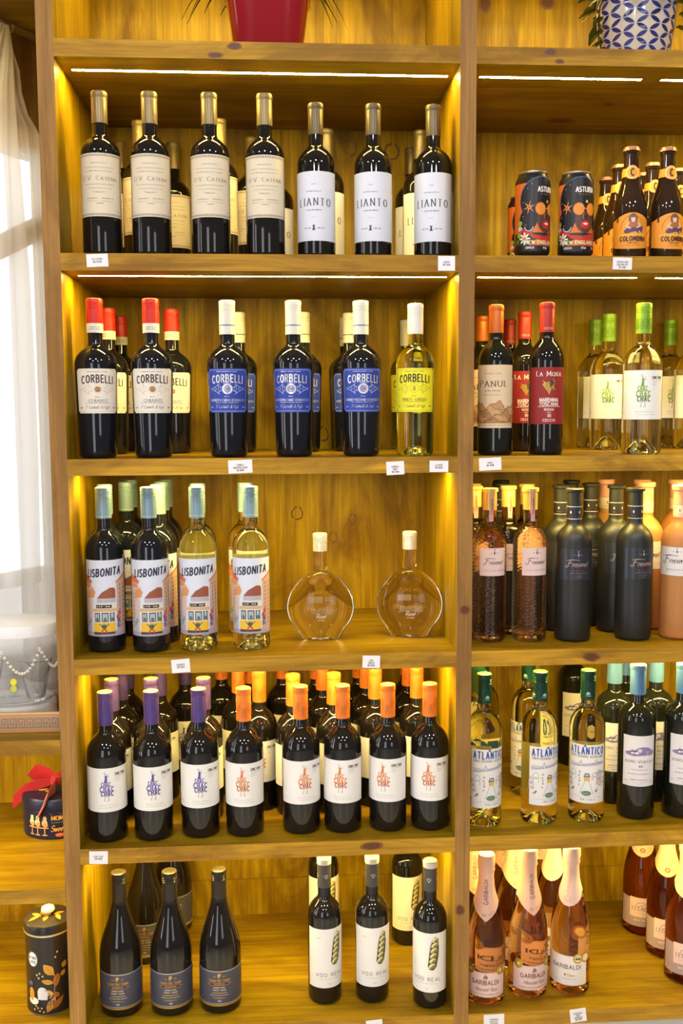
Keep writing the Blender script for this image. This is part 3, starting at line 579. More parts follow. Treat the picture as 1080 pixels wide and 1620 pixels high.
def k_atl():
    H, r = .311, .0365; t = empty('wine_bottle'); mb = MB(); mb.lathe(bottle_prof(H, r, .0138, .192, .236, punt=.02), YELW); mb.build('bottle_glass', t)
    g = CAPM((20, 62, 44), .3, .3); cap_screw(H, .060, .0153, g, [], CAPM((74, 128, 50), .35, .3)).build('screw_cap', t)
    cl = Flat(); gw = I(170, 190, 180)
    for x in (-24, 0, 24): cl.ell(x - 2, 0, 2, 2, gw, 1, 8); cl.ell(x + 2, .4, 2.4, 2, gw, 1, 8); cl.ell(x, 2.4, 2.4, 1.8, gw, 1, 8); cl.greek(x, -4, 11, 1.6, gw)
    cl.build('cap_print', cyl(.0154, .264), t)
    f, u = panel(66, 122, 36.5, P(234, 226, 220)); L, A = Flat(), Flat(); ink, sk = I(80, 78, 88), I(142, 140, 150)
    L.text('ATLA^NTICO', 0, 49, 14, I(34, 76, 160), .17, .55, .34, width=72); L.text('VINHO REGIONAL ALENTEJANO', 0, 37, 4.6, I(112, 120, 104), .13, .6, .22, width=72)
    A.stroke([(-38, 18), (-26, 16), (-10, 18), (6, 20), (22, 24), (38, 22)], 1.2, sk); A.stroke([(-38, 21), (-14, 20), (-12, 28), (-9, 20), (16, 24), (19, 31), (22, 25), (38, 24)], .7, ink); A.poly([(-38, 12), (-10, 16), (38, 20), (38, 24), (-10, 19), (-38, 18)], I(188, 186, 206))
    for x in range(-34, 36, 5): A.stroke([(x, 18), (x, 23)], .35, sk)
    for x, y0, h, c in ((-38, -24, 22, (226, 214, 212)), (-28, -12, 20, (240, 236, 230)), (26, -20, 26, (206, 190, 186)), (16, -10, 14, (232, 224, 220)), (36, -26, 20, (222, 210, 208))):
        A.poly([(x - 5, y0), (x + 5, y0), (x + 5, y0 + h * .7), (x, y0 + h), (x - 5, y0 + h * .7)], I(*c), 2); A.stroke([(x - 5, y0), (x - 5, y0 + h * .7), (x, y0 + h), (x + 5, y0 + h * .7), (x + 5, y0)], .6, ink, 3)
        for k in (0, 1): A.rect(x - 2.6 + k * 3.4, y0 + h * .3, x - .8 + k * 3.4, y0 + h * .5, sk, 3)
    rr = random.Random(3)
    for i in range(34):
        s = rr.choice((-1, 1)); A.ell(s * rr.uniform(13, 38), rr.uniform(-38, 8), rr.uniform(1, 3), rr.uniform(1, 3), I(*rr.choice(((128, 130, 126), (164, 158, 164), (110, 120, 110), (182, 172, 168)))), 1, 6)
    A.poly([(-16, -42), (18, -42), (6, -12), (-4, -12)], I(230, 224, 222), 2); A.stroke([(-13, -42), (-2, -12)], .5, ink, 3); A.stroke([(14, -42), (4, -12)], .5, ink, 3)
    A.rect(-5, -14, 6, -6, I(222, 180, 66), 3); A.poly([(-6, -6), (7, -6), (5, 2), (-3, 2)], I(92, 84, 120), 3); A.rect(-3, -4, 4, 0, I(190, 190, 210), 4)
    A.ell(0, -40, 10, 5.4, I(96, 128, 100), 3, 10); A.greek(0, -40, 12, 2, I(170, 190, 170), 4)
    L.greek(0, -48, 64, .9, LGREY); L.greek(4, -53, 32, 3.4, LGREY)
    label_part(t, cyl(.0366, .103), f, L, A); back_label(t, cyl(.0363, .103), 36, 100, 36.5); return t
def k_bons():
    H, r = .319, .0382; t = empty('wine_bottle'); mb = MB(); mb.lathe(bottle_prof(H, r, .0142, .206, .240), DARKG); mb.build('bottle_glass', t)
    cap_cork(H, .062, .0160, CAPM((92, 132, 178), .4, .25), CAPM((206, 206, 186), .4, .2), .009).build('capsule', t)
    f, u = panel(52, 106, 38.2, P(232, 222, 220)); L, A = Flat(), Flat(); ink, vi = I(84, 74, 90), I(142, 128, 170)
    A.box(-u + 2.5, -50, u - 2.5, 49, .35, I(206, 192, 190))
    A.ell(-10, 16, 20, 5.4, vi, 1, 14); A.ell(8, 21, 17, 9, vi, 1, 16); A.ell(22, 17, 10, 6, I(168, 156, 190), 1, 12); A.ell(0, 22, 5, 4, I(226, 218, 226), 2, 10); A.rect(-18, 15, -2, 19, I(236, 230, 234), 2); A.poly([(-20, 19), (0, 19), (-4, 22.5), (-16, 22.5)], I(104, 92, 130), 2)
    rr = random.Random(8)
    for i in range(26): x = rr.uniform(-24, 28); A.stroke([(x, rr.uniform(10, 26)), (x + 3, rr.uniform(10, 26))], .5, I(108, 96, 136), 3)
    L.text('BONS-VENTOS', 0, -1, 5.4, ink, .12, .85, .3, 'serif', width=58); L.text('2021', 2, -11, 4.2, ink, .13, .8, .2, 'serif')
    L.greek(0, -18, 36, 1.3, GREY); L.greek(0, -27, 46, 1.8, GREY); L.greek(0, -39, 36, 2, GREY); L.greek(0, -44, 48, 1, LGREY); L.greek(0, -47.5, 20, .9, LGREY); L.greek(-27, -42, 6, 2, GREY); L.greek(27, -42, 6, 2, GREY)
    label_part(t, cyl(.0383, .125), f, L, A); return t
def k_casas():
    H, r = .288, .0427; t = empty('wine_bottle'); mb = MB(); mb.lathe(bottle_prof(H, r, .0142, .112, .226, SHG), DARK); mb.build('bottle_glass', t)
    cap_screw(H, .058, .0155, CAPM((48, 42, 36), .3, .4), [], CAPM((66, 55, 36), .3, .4)).build('screw_cap', t)
    f, u = panel(84, 76, 42.7, mat('printed_paper', (70, 70, 84), .45)); L, A = Flat(), Flat()
    A.rect(-u, 35, u, 36, SILVER); A.rect(-u, -33, u, -32.2, SILVER); A.rect(-u, -38, u, -34.5, GOLD)
    A.ell(0, 27, 3.6, 5, GOLD, 1, 10); A.ell(2, 24.5, 1.6, 1.8, I(60, 58, 70), 2, 8); L.greek(-9, 25, 6, 1.6, GOLD); L.greek(10, 25.5, 6, 1.6, GOLD)
    L.text('CASAS DEL TOQUI', 0, 17, 5.2, GOLD, .13, .75, .2, 'serif', small=.82, width=42); A.box(-20, 6.5, 20, 11.5, .9, mat('copper_ink', (176, 110, 60), .4, .4), 1, 1); A.rect(-18, 7.2, 18, 10.8, I(50, 40, 40), 1); L.text('RESERVA', 0, 9, 3, GOLD, .16, .8, .2, width=21); A.stroke([(-25, 9), (-20, 9)], .6, GOLD); A.stroke([(20, 9), (25, 9)], .6, GOLD)
    L.greek(0, 2, 24, 1.8, SILVER); L.text('PINOT NOIR', 0, -3.4, 3.2, mat('gold_ink', (214, 200, 176), .4, .3), .16, .8, .25, width=26); L.greek(0, -9.5, 30, 2.4, GOLD); L.greek(0, -14.5, 38, 1.2, SILVER); L.greek(0, -20, 26, 2, GOLD); L.text('2021', 0, -26.5, 3.2, SILVER, .15, .8, .2); L.greek(-44, -25, 6, 2, SILVER)
    label_part(t, cyl(.0428, .056), f, L, A); return t
def k_voo():
    H, r = .302, .0348; t = empty('wine_bottle'); mb = MB(); mb.lathe(bottle_prof(H, r, .0134, .178, .218), DARK); mb.build('bottle_glass', t)
    dk, wh = CAPM((74, 70, 68), .4, .2), CAPM((214, 210, 202), .4, .2)
    mb = MB(); mb.lathe([(.240, .0142), (H - .0135, .0142), (H - .013, .0148), (H - .002, .0148), (H, .013), (H, .001)], dk, 24, mfun=lambda j: wh if j in (1, 2, 3) else CAPM((214, 190, 104), .4, .2) if j == 4 else dk); mb.build('capsule', t)  # yellowish top colour paints the strip light onto the white cap
    cl = Flat()
    for x in (-22, 22, 0): cl.stroke([(x - 4.5, 3), (x, -4), (x + 4.5, 3)], .9, SILVER); cl.stroke([(x - 2, 2), (x, 5), (x + 2, 2)], .7, SILVER)
    cl.build('cap_print', cyl(.0143, .264), t)
    f, u = panel(80, 126, 34.9, P(238, 232, 226)); L, A = Flat(), Flat(); dk = I(74, 66, 34); lt = I(212, 200, 130)
    A.ell(13, 19, 9.5, 36, I(214, 208, 196), 1, 18, rot=-4)
    A.poly([(17, 56), (23, 50), (25, 34), (24, 14), (20, -8), (14, -15), (6, -14), (2, -7), (4, 8), (5.5, 22), (8, 38), (12, 50)], dk, 2)
    for i in range(6):
        yy = -7 + i * 11; x = 10.5 + i * 1.25
        A.ell(x, yy + 1, 7.6, 4.6, lt, 3, 12, rot=30); A.ell(x + 2.6, yy - .6, 5.6, 3.0, I(132, 120, 62), 4, 10, rot=32); A.ell(x - 1.6, yy + 2.6, 4.2, 1.7, I(236, 228, 178), 4, 10, rot=34)
    L.text('VOO REAL', 0, -35, 7.4, I(96, 90, 84), .11, .95, .36, width=58); L.greek(0, -44, 44, 1.3, LGREY); A.stroke([(-3, -52), (0, -57), (3, -52)], .8, I(196, 182, 150)); L.greek(-22, 44, 10, 1.6, LGREY)
    label_part(t, cyl(.035, .1), f, L, A); return t
SHC = [(0, 1), (.08, .99), (.18, .955), (.28, .90), (.38, .82), (.48, .72), (.58, .61), (.68, .49), (.78, .36), (.88, .23), (.96, .13), (1.05, .05), (1.2, 0)]
def spark(body, foil, tip, H=.308, r=.0408, pointed=True):
    t = empty('wine_bottle'); zs, zn, rn = .118, .236, .0150; pr = bottle_prof(H, r, rn, zs, zn, SHC, punt=.03); mb = MB(); mb.lathe(pr, body, 32); mb.build('bottle_glass', t)
    prf = [p for p in pr[6:] if p[0] > .1]
    def rad(z):
        for (z0, r0), (z1, r1) in zip(prf, prf[1:]):
            if z0 <= z <= z1: return r0 + (r1 - r0) * (z - z0) / (z1 - z0)
        return rn
    mb = MB(); seg = 28; rows = 14; zb = tip
    for j in range(rows + 1):
        for i in range(seg):
            a = 2 * PI * i / seg - PI; k = abs(a) / PI
            e = (.030 * min(1, k * 2.4) if pointed else .026 * min(1, k * 2.2) ** 1.7)
            z = (zb + e) + (H - .034 - zb - e) * j / rows; q = rad(z) + .0009 + .0004 * math.sin(7 * a + j * 1.7) * (j > 8)
            mb.v.append((q * math.sin(a), -q * math.cos(a), z))
    k = mb.idx(foil)
    for j in range(rows):
        for i in range(seg): mb.f.append((j * seg + i, j * seg + (i + 1) % seg, (j + 1) * seg + (i + 1) % seg, (j + 1) * seg + i)); mb.mi.append(k)
    rr = random.Random(2)
    mb.lathe([(H - .036, .0162), (H - .032, .0178), (H - .026, .0172), (H - .020, .0182), (H - .010, .0176), (H - .004, .0178), (H, .0160), (H + .001, .010), (H + .001, .001)], foil, 24)
    o = mb.build('foil', t)
    for v in o.data.vertices:
        if v.co.z > H - .034 and v.co.z < H - .002: f_ = 1 + rr.uniform(-.045, .045); v.co.x *= f_; v.co.y *= f_
    return t, rad
def k_gari():
    fo = CAPM((222, 176, 152), .5, .05); t, rad = spark(SPARKW, fo, .178)
    fl = Flat(); fl.text('GARIBALDI', 0, 0, 6.4, I(90, 60, 50), .13, .8, .2, rot=90, width=48)
    for i in (0, 1): fl.stroke([(2 + i * 1.4, -44 - i * 2), (10, -37 - i * 2.4)], .5, I(150, 100, 80)); fl.stroke([(-10, -42), (0, -50)], .01, I(150, 100, 80))
    fl.ring(-2, -44, 2, 2, .6, I(150, 100, 80), n=8)
    fl.build('foil_print', lambda u, v, h: ((rad(.235 + v) + .0013 + h) * math.sin(u / .017), -(rad(.235 + v) + .0013 + h) * math.cos(u / .017), .235 + v), t)
    f, u = panel(64, 53, 40.9, P(228, 192, 182)); L, A = Flat(), Flat(); A.box(-u + 1.6, -25, u - 1.6, 25, .4, I(170, 120, 110)); ink = I(78, 52, 56)
    L.text('GARIBALDI', 0, 5, 9, ink, .15, .8, .24, width=56); L.text('Moscatel Rose`', 3, -9, 8, ink, .08, .9, .08, 'nib', .45, width=46); L.greek(0, -20, 66, 1.8, GREY); A.poly([(-4, 14), (4, 14), (6, 17), (0, 23), (-3, 18)], I(140, 104, 96)); A.stroke([(-5, 13), (6, 13)], .6, ink)
    for x in (-33, 33, 45): A.ell(x, 29, 9.6, 10.5, GOLD, 2, 18); A.ring(x, 29, 7, 7.6, .7, I(140, 110, 30), 3, 14); A.ell(x, 29, 3.4, 4, I(226, 206, 96), 3, 8)
    label_part(t, cyl(.0410, .047), f, L, A); return t
def k_brut():
    fo = CAPM((218, 182, 168), .5, .05); t, rad = spark(SPARKW, fo, .190, r=.0412, pointed=False)
    fl = Flat(); fl.text('GARIBALDI', 0, 6, 6, I(206, 164, 110), .13, .8, .2, rot=90, width=48); fl.ring(-1, -30, 4, 5, .8, I(196, 156, 110), n=10)
    fl.build('foil_print', lambda u, v, h: ((rad(.235 + v) + .0013 + h) * math.sin(u / .017), -(rad(.235 + v) + .0013 + h) * math.cos(u / .017), .235 + v), t)
    f, u = panel(64, 64, 41.3, P(232, 220, 210)); L, A = Flat(), Flat(); A.box(-u + 1.6, -30, u - 1.6, 30, .3, I(210, 196, 180)); L.text('GARIBALDI', 0, 8, 8.6, I(84, 66, 62), .15, .8, .24, width=60)
    A.ell(-2, -9, 2, 3, I(150, 120, 70), 1, 8); L.text('Vero', 10, -9, 7.4, GOLD, .13, .9, .1, 'nib', .3); L.greek(6, -18, 28, 2, LGREY); L.greek(-26, -22, 26, 1, LGREY); L.greek(-24, -25, 30, 1, LGREY)
    for x in (24, 42): A.ell(x, 27, 10.4, 11, GOLD, 2, 18); A.ell(x, 27, 7.4, 8, I(228, 212, 150), 3, 14)
    A.rect(18, 24.5, 30, 27.5, I(50, 44, 40), 4); A.greek(24, 30, 9, 1.6, BLACK, 4)
    label_part(t, cyl(.0414, .056), f, L, A); return t
def k_legado():
    fo = CAPM((222, 180, 142), .5, .05); t, rad = spark(SPARKD, fo, .186, .312, .0420, False)
    fl = Flat(); fl.ell(0, -34, 4.6, 5, I(110, 74, 50), 1, 10); fl.ell(0, -34, 3, 3.4, I(196, 150, 110), 2, 8); fl.ring(0, -16, 18, 24, .8, GOLD, n=10, a0=215, a1=325)
    fl.build('foil_print', lambda u, v, h: ((rad(.235 + v) + .0013 + h) * math.sin(u / .022), -(rad(.235 + v) + .0013 + h) * math.cos(u / .022), .235 + v), t)
    f, u = panel(72, 66, 42.1, P(176, 150, 142)); L, A = Flat(), Flat(); A.rect(-27, -10, 27, 36, P(232, 196, 182), 1); L.text('LEGADO', 0, 10, 9, I(110, 84, 84), .12, .8, .24, 'serif', width=42); A.ring(0, 16, 12, 9, .8, I(96, 80, 88), 2, 12, 20, 200); A.stroke([(-8, 14), (0, 18), (8, 20)], .8, I(96, 80, 88), 3); L.greek(0, 0, 34, 1, I(196, 150, 140)); L.text('BRUT ROSE`', 0, -18, 4, I(232, 216, 206), .18, .8, .3, width=32); L.greek(0, -28, 50, 1, I(206, 186, 176)); L.greek(-34, -26, 6, 2, I(206, 186, 176))
    label_part(t, cyl(.0422, .056), f, L, A); return t
def k_panul():
    H, r = .289, .0342; t = empty('wine_bottle'); mb = MB(); mb.lathe(bottle_prof(H, r, .0134, .180, .222), DARKG); mb.build('bottle_glass', t)
    cap_cork(H, .054, .0143, CAPM((206, 110, 46), .36, .3), CAPM((226, 134, 62), .36, .3)).build('capsule', t)
    f, u = panel(74, 121, 34.3, P(226, 198, 160)); L, A = Flat(), Flat()
    L.text('PANUL', -1, 25, 12, I(74, 64, 56), .12, .85, .3, 'serif', small=.86, width=56); L.greek(-2, 44, 36, 3, I(186, 164, 136)); L.greek(-2, 11, 30, 2.4, I(150, 124, 98)); L.greek(-2, 3, 36, 2, I(176, 150, 120))
    hc = [(190, 142, 92), (206, 160, 110), (180, 130, 84), (198, 150, 98), (172, 120, 74)]
    ys = [(-16, 7), (-24, 6), (-32, 6), (-39, 5), (-45, 4)]
    for k, (y0, am) in enumerate(ys):
        pts = [(-u + 2 * u * i / 24, y0 + am * math.sin(i * .55 + k * 1.9) + am * .5 * math.sin(i * 1.3 + k)) for i in range(25)]
        A.poly([(-u, -51)] + pts + [(u, -51)], I(*hc[k]), 1 + k); A.stroke(pts, .7, I(126, 80, 44), 2 + k)
    rr = random.Random(5)
    for i in range(70):
        x, y = rr.uniform(-u + 2, u - 4), rr.uniform(-49, -18); A.stroke([(x, y), (x + rr.uniform(2, 6), y + rr.uniform(-1.5, 2))], .5, I(*rr.choice(((138, 92, 52), (226, 188, 140)))), 7)
    L.greek(0, -55, 80, 1.4, I(150, 120, 90)); label_part(t, cyl(.0343, .1125), f, L, A); return t
def k_mora():
    H, r = .293, .0336; t = empty('wine_bottle'); mb = MB(); mb.lathe(bottle_prof(H, r, .0134, .180, .224), DARK); mb.build('bottle_glass', t)
    cap_cork(H, .057, .0143, CAPM((172, 44, 36), .36, .2), CAPM((206, 90, 56), .36, .3)).build('capsule', t)
    cl = Flat(); cl.text('CECCHI', 0, -19, 4, I(226, 190, 160), .14, .85, .25); cl.build('cap_print', cyl(.0144, .262), t)
    f, u = panel(72, 109, 33.7, P(150, 34, 34)); L, A = Flat(), Flat(); wt = I(236, 220, 206); dk = I(122, 24, 28)
    for i in range(-7, 8):
        for j in range(9): A.stroke([(i * 6, -54 + j * 12), (i * 6 + 3, -48 + j * 12), (i * 6, -42 + j * 12)], .5, dk)
    L.text('LA MORA', 0, 42, 9, wt, .13, .9, .25, 'serif', small=.8, width=50)
    A.poly([(-13, 30), (-8, 26), (2, 27), (8, 33), (11, 27), (9, 18), (12, 10), (4, 14), (0, 2), (-5, 10), (-14, 22), (-10, 24)], GOLD, 2); A.poly([(0, 28), (6, 32), (10, 24), (6, 20), (2, 14), (1, 20)], I(70, 60, 44), 3)
    L.text('MAREMMA', 0, -8, 6.6, wt, .2, .8, .2, width=36); L.text('TOSCANA', 0, -16, 6.6, wt, .2, .8, .2, width=37); A.rect(-22, -21.4, 24, -20.6, wt, 2); L.text('ROSSO', 0, -26.5, 4, wt, .2, .8, .25, width=18); L.greek(0, -32, 10, 2, wt); A.rect(-3, -41, 4, -35, I(206, 170, 150), 2); L.text('CECCHI', 0, -47, 4.6, wt, .18, .85, .25, width=23)
    label_part(t, cyl(.0337, .1135), f, L, A); return t
def k_can():
    H = .161; r = .0330; t = empty('beer_can'); mb = MB(); al = mat('can_aluminium', (196, 192, 190), .28, .9)
    mb.lathe([(.003, .010), (.003, .022), (0, .024), (.0015, .0265), (.011, r), (H - .017, r), (H - .006, .0275), (H - .003, .0265)], mat('can_print', (34, 28, 30), .3, .15), 36); mb.build('can_body', t)
    mb = MB(); mb.lathe([(H - .004, .0266), (H - .0022, .0282), (H - .0006, .0282), (H, .027), (H - .001, .026), (H - .005, .025), (H - .005, .001)], al, 36); mb.build('can_lid', t)
    A, L = Flat(), Flat(); org = mat('can_ink', (222, 116, 44), .35, .1); O = lambda *c: mat('can_ink', c, .35)
    A.rect(-100, -66, 100, 60, org, 0); A.ell(0, 28, 45, 44, O(60, 92, 150), 1, 28); A.ell(-30, -12, 17, 22, O(60, 92, 150), 1, 14); A.ell(0, 28, 43.6, 42.6, O(28, 24, 28), 2, 28); A.ell(-28, -8, 17, 22, O(28, 24, 28), 3, 14); A.ell(34, -6, 12, 20, O(28, 24, 28), 3, 14); A.rect(-100, -66, 100, -56, O(30, 26, 26), 3)
    A.rect(-60, -56, 100, -32, O(38, 52, 34), 2)
    A.poly([(-26, -56), (-8, -42), (22, -36), (44, -30), (52, -56)], O(204, 72, 48), 4); A.poly([(-38, -24), (-16, -36), (4, -38), (26, -32), (46, -20), (48, -28), (26, -42), (2, -46), (-18, -43)], O(196, 52, 34), 5)
    A.ell(8, -7, 19, 25, O(92, 56, 46), 4, 22); A.poly([(0, -32), (18, -32), (16, -40), (2, -40)], O(56, 36, 50), 4); A.ell(8, 8, 22, 14, O(28, 24, 28), 5, 16, 0, 180)
    for x in (-4, 21): A.ell(x, 12, 11, 12, O(232, 140, 44), 6, 18); A.ring(x, 12, 10.4, 11.4, .8, O(176, 96, 30), 7, 16)
    A.stroke([(7, 13), (10, 13)], 1.2, O(222, 200, 170), 7); A.ell(9, -2, 4.4, 5, O(74, 42, 36), 6, 10); A.ring(6, -2, 2.4, 4, .7, O(222, 190, 130), 7, 8, 90, 270)
    A.ell(9, -17, 9.5, 8, O(204, 48, 42), 6, 14); A.poly([(3, -15), (9, -13), (15, -15), (9, -18)], O(240, 226, 210), 7)
    for k in range(6): a = 2 * PI * k / 6 + .3; A.poly([(-26 + 2 * math.cos(a + .8), 15 + 2 * math.sin(a + .8)), (-26 + 12 * math.cos(a), 15 + 14 * math.sin(a)), (-26 + 2 * math.cos(a - .8), 15 + 2 * math.sin(a - .8))], O(232, 140, 60), 6); A.poly([(40 + 2 * math.cos(a + .8), 17 + 2 * math.sin(a + .8)), (40 + 10 * math.cos(a), 17 + 9 * math.sin(a)), (40 + 2 * math.cos(a - .8), 17 + 2 * math.sin(a - .8))], O(226, 176, 60), 5)
    A.ell(11, 26, 2.6, 2.8, O(222, 200, 50), 6, 8); A.ring(-26, -20, 8, 9, 1.2, O(226, 226, 226), 6, 10, 190, 350)
    rr = random.Random(1)
    for i in range(14): A.ell(rr.uniform(-40, 42), rr.uniform(-20, 62), .7, .7, O(230, 226, 220), 6, 6)
    for x, y, c in ((-38, -28, (196, 40, 50)), (-32, -34, (206, 60, 40)), (-46, -36, (150, 170, 50)), (-44, -24, (206, 200, 180)), (-50, -48, (80, 120, 50)), (-12, -50, (224, 130, 50)), (-44, -14, (150, 170, 60))): A.ell(x, y, 5.2, 5, O(*c), 5, 8)
    for k in range(8): a = 2 * PI * k / 8; A.ell(-34 + 6.6 * math.cos(a), -43 + 7.4 * math.sin(a), 2, 5, O(236, 226, 206), 6, 6, rot=math.degrees(a) - 90)
    A.ell(-34, -43, 3, 3.2, O(216, 120, 50), 7, 8); A.stroke([(-20, -46), (-10, -52), (-4, -46)], 1.2, O(120, 150, 70), 6)
    L.text('ASTURIA', 8, 48, 9, O(238, 230, 224), .2, .6, .16, width=36, ly=6); L.greek(10, 39, 18, 1.4, O(170, 120, 70), 6)
    L.text('NEW ENGLAND IPA', 6, -50, 6.4, O(238, 232, 170), .2, .7, .22, width=74, ly=7); L.text('CERVEJA', -24, -60, 3.8, O(238, 230, 224), .18, .7, .2, ly=6); L.text('473ml', 6, -60, 3.8, O(238, 230, 224), .16, .7, .2, ly=6); L.text('7.0%'.replace('%', ''), 26, -60, 3.8, O(238, 230, 224), .16, .7, .2, ly=6)
    w_ = cyl(.0331, .0775)
    A.build('artwork', w_, t); L.build('lettering', w_, t); return t
def k_beer():
    H, r = .212, .0312; t = empty('beer_bottle'); mb = MB()
    mb.lathe([(.002, .012), (0, .024), (.0012, .0285), (.005, r), (.060, r), (.096, r), (.104, .0305), (.113, .0285), (.124, .0248), (.135, .0208), (.146, .0178), (.160, .0155), (.178, .0142), (.198, .0134), (.199, .0148), (.2035, .0150), (.2045, .0132), (.209, .0130)], BROWN, 32); mb.build('bottle_glass', t)
    mb = MB(); cm = CAPM((176, 120, 104), .35, .5)
    for j, (z, q, fl) in enumerate(((H - .0075, .0160, 1), (H - .0045, .0152, .5), (H - .001, .0145, 0), (H, .0132, 0), (H + .0004, .001, 0))):
        for i in range(42): a = 2 * PI * i / 42; k = q + fl * (.0007 if i % 2 else -.0004); mb.v.append((k * math.sin(a), -k * math.cos(a), z))
    ci = mb.idx(cm)
    for j in range(4):
        for i in range(42): mb.f.append((j * 42 + i, j * 42 + (i + 1) % 42, (j + 1) * 42 + (i + 1) % 42, (j + 1) * 42 + i)); mb.mi.append(ci)
    mb.build('bottle_cap', t)
    yl = P(236, 160, 46); dk = I(70, 34, 26)
    def neck(u, v, h):
        z = .163 + v; q = .0163 - .106 * v
        return ((q + h + .0002) * math.sin(u / .0155), -(q + h + .0002) * math.cos(u / .0155), z)
    f = Flat(); f.rect(-26, -8, 26, 8, yl, 0); f.ell(0, 0, 13.5, 13.5, yl, 1, 22); L, A = Flat(), Flat(); A.ring(0, 0, 11, 11, 1.2, I(240, 226, 190), 2, 20); L.text('C', 0, 0, 13, dk, .2, .55, ly=3)
    label_part(t, neck, f, L, A, 'neck_label')
    u = math.radians(86) * 31.3; f = Flat(); top = [(u * (1 - i / 9), 18 + 14 * math.sin(PI * i / 18) ** 1.5) for i in range(19)]; bot = [(-u + u * i / 9, -30 - 6 * math.sin(PI * i / 18)) for i in range(19)]
    f.poly(bot + top, P(240, 156, 46), 0); L, A = Flat(), Flat()
    A.ring(0, 2, 22, 25, .9, I(150, 84, 30), 1, 14, 0, 180); A.ell(0, 6, 20, 20, I(236, 160, 50), 1, 18)
    hr, sk, sh, pu = I(132, 84, 48), I(226, 186, 160), I(176, 104, 56), I(92, 62, 96)
    A.ell(1, 20, 8.6, 10.5, hr, 2, 14); A.poly([(-8, 14), (-5, 17), (7, 17), (11, 13), (8, 2), (-6, 2)], sh, 3); A.poly([(-1.4, 14), (3.4, 14), (4, 17), (-2, 17)], sk, 4); A.ell(1, 20.5, 4.2, 5.4, I(226, 208, 204), 4, 12); A.ell(1, 25, 5.4, 2.6, hr, 5, 10); A.stroke([(-1, 21), (0, 21)], .7, hr, 5); A.stroke([(2, 21), (3, 21)], .7, hr, 5)
    A.poly([(-15, -1), (-9, 4), (8, 4), (17, 8), (21, 4), (19, -5), (12, -7), (6, -3), (-10, -7), (-16, -5)], pu, 4); A.stroke([(-7, 13), (-12, 6), (-4, 3)], 3, sk, 5); A.stroke([(10, 12), (15, 7), (8, 4)], 3, sk, 5); A.stroke([(13, -3), (15, -7)], 3, sk, 5)
    A.rect(-27, -13.5, 27, -8, I(240, 178, 50), 3); L.text('COLOMBINA', 2, -16.5, 8.6, dk, .2, .66, .26, width=50, ly=4); L.text('PURO MALTE', 2, -24.5, 2.4, dk, .18, .8, .3, width=20, ly=3); L.greek(2, -29, 26, 1, I(150, 84, 30)); A.rect(-32, 15, -28, 24, I(92, 48, 34), 1)
    label_part(t, cyl(.0313, .053), f, L, A); return t
DESC = {
'catena': ('dark wine bottle with cream bordered label', 'gold capsule', 'cream-labelled bottle'),
'lianto': ('dark wine bottle with plain pale grey-white label', '', 'plain white-labelled bottle'),
'chianti': ('red-capped dark wine bottle with cream label', '', 'red-capped bottle'),
'montep': ('white-capped dark wine bottle with bright blue label', '', 'blue-labelled bottle'),
'pinot': ('pale green wine bottle with bright yellow label', '', 'yellow-labelled bottle'),
'lisred': ('dark red wine bottle with tram picture label', '', 'dark tram-labelled bottle'),
'liswhite': ('clear white wine bottle with tram picture label', '', 'clear tram-labelled bottle'),
'flask': ('round flat pale flask with silver cap', '', 'flask'),
'frose': ('diamond-textured rose bottle with pink label', '', 'textured rose bottle'),
'fblack': ('matte black wine bottle with black label', '', 'matte black bottle'),
'ffrost': ('frosted rose wine bottle with pink capsule', '', 'frosted rose bottle'),
'chacp': ('purple-capped dark wine bottle with bird label', '', 'purple-capped bottle'),
'chaco': ('orange-capped dark wine bottle with bird label', '', 'orange-capped bottle'),
'chacw': ('green-capped clear white wine bottle with bird label', '', 'green bird-labelled bottle'),
'atl': ('dark green-capped white wine with hillside street label', '', 'street-labelled bottle'),
'bons': ('blue-capped dark wine bottle with violet farmhouse label', '', 'blue-capped bottle'),
'casas': ('sloping-shouldered black-capped wine bottle with slate label', '', 'slate-labelled bottle'),
'voo': ('dark wine bottle with grey sleeve and cocoon label', '', 'cocoon-labelled bottle'),
'gari': ('rose sparkling bottle with pink label', '', 'pink-labelled sparkling bottle'),
'brut': ('amber sparkling bottle with white label', '', 'white-labelled sparkling bottle'),
'legado': ('dark rose sparkling bottle with mauve label', '', 'mauve-labelled bottle'),
'can': ('beer can printed with a face in orange sunglasses', '', 'beer can'),
'beer': ('brown beer bottle with orange label', '', 'beer bottle'),
'panul': ('orange-capped dark wine bottle with sandy hills label', '', 'hills-labelled bottle'),
'mora': ('dark red-capped wine bottle with crimson label', '', 'crimson-labelled bottle'),
}
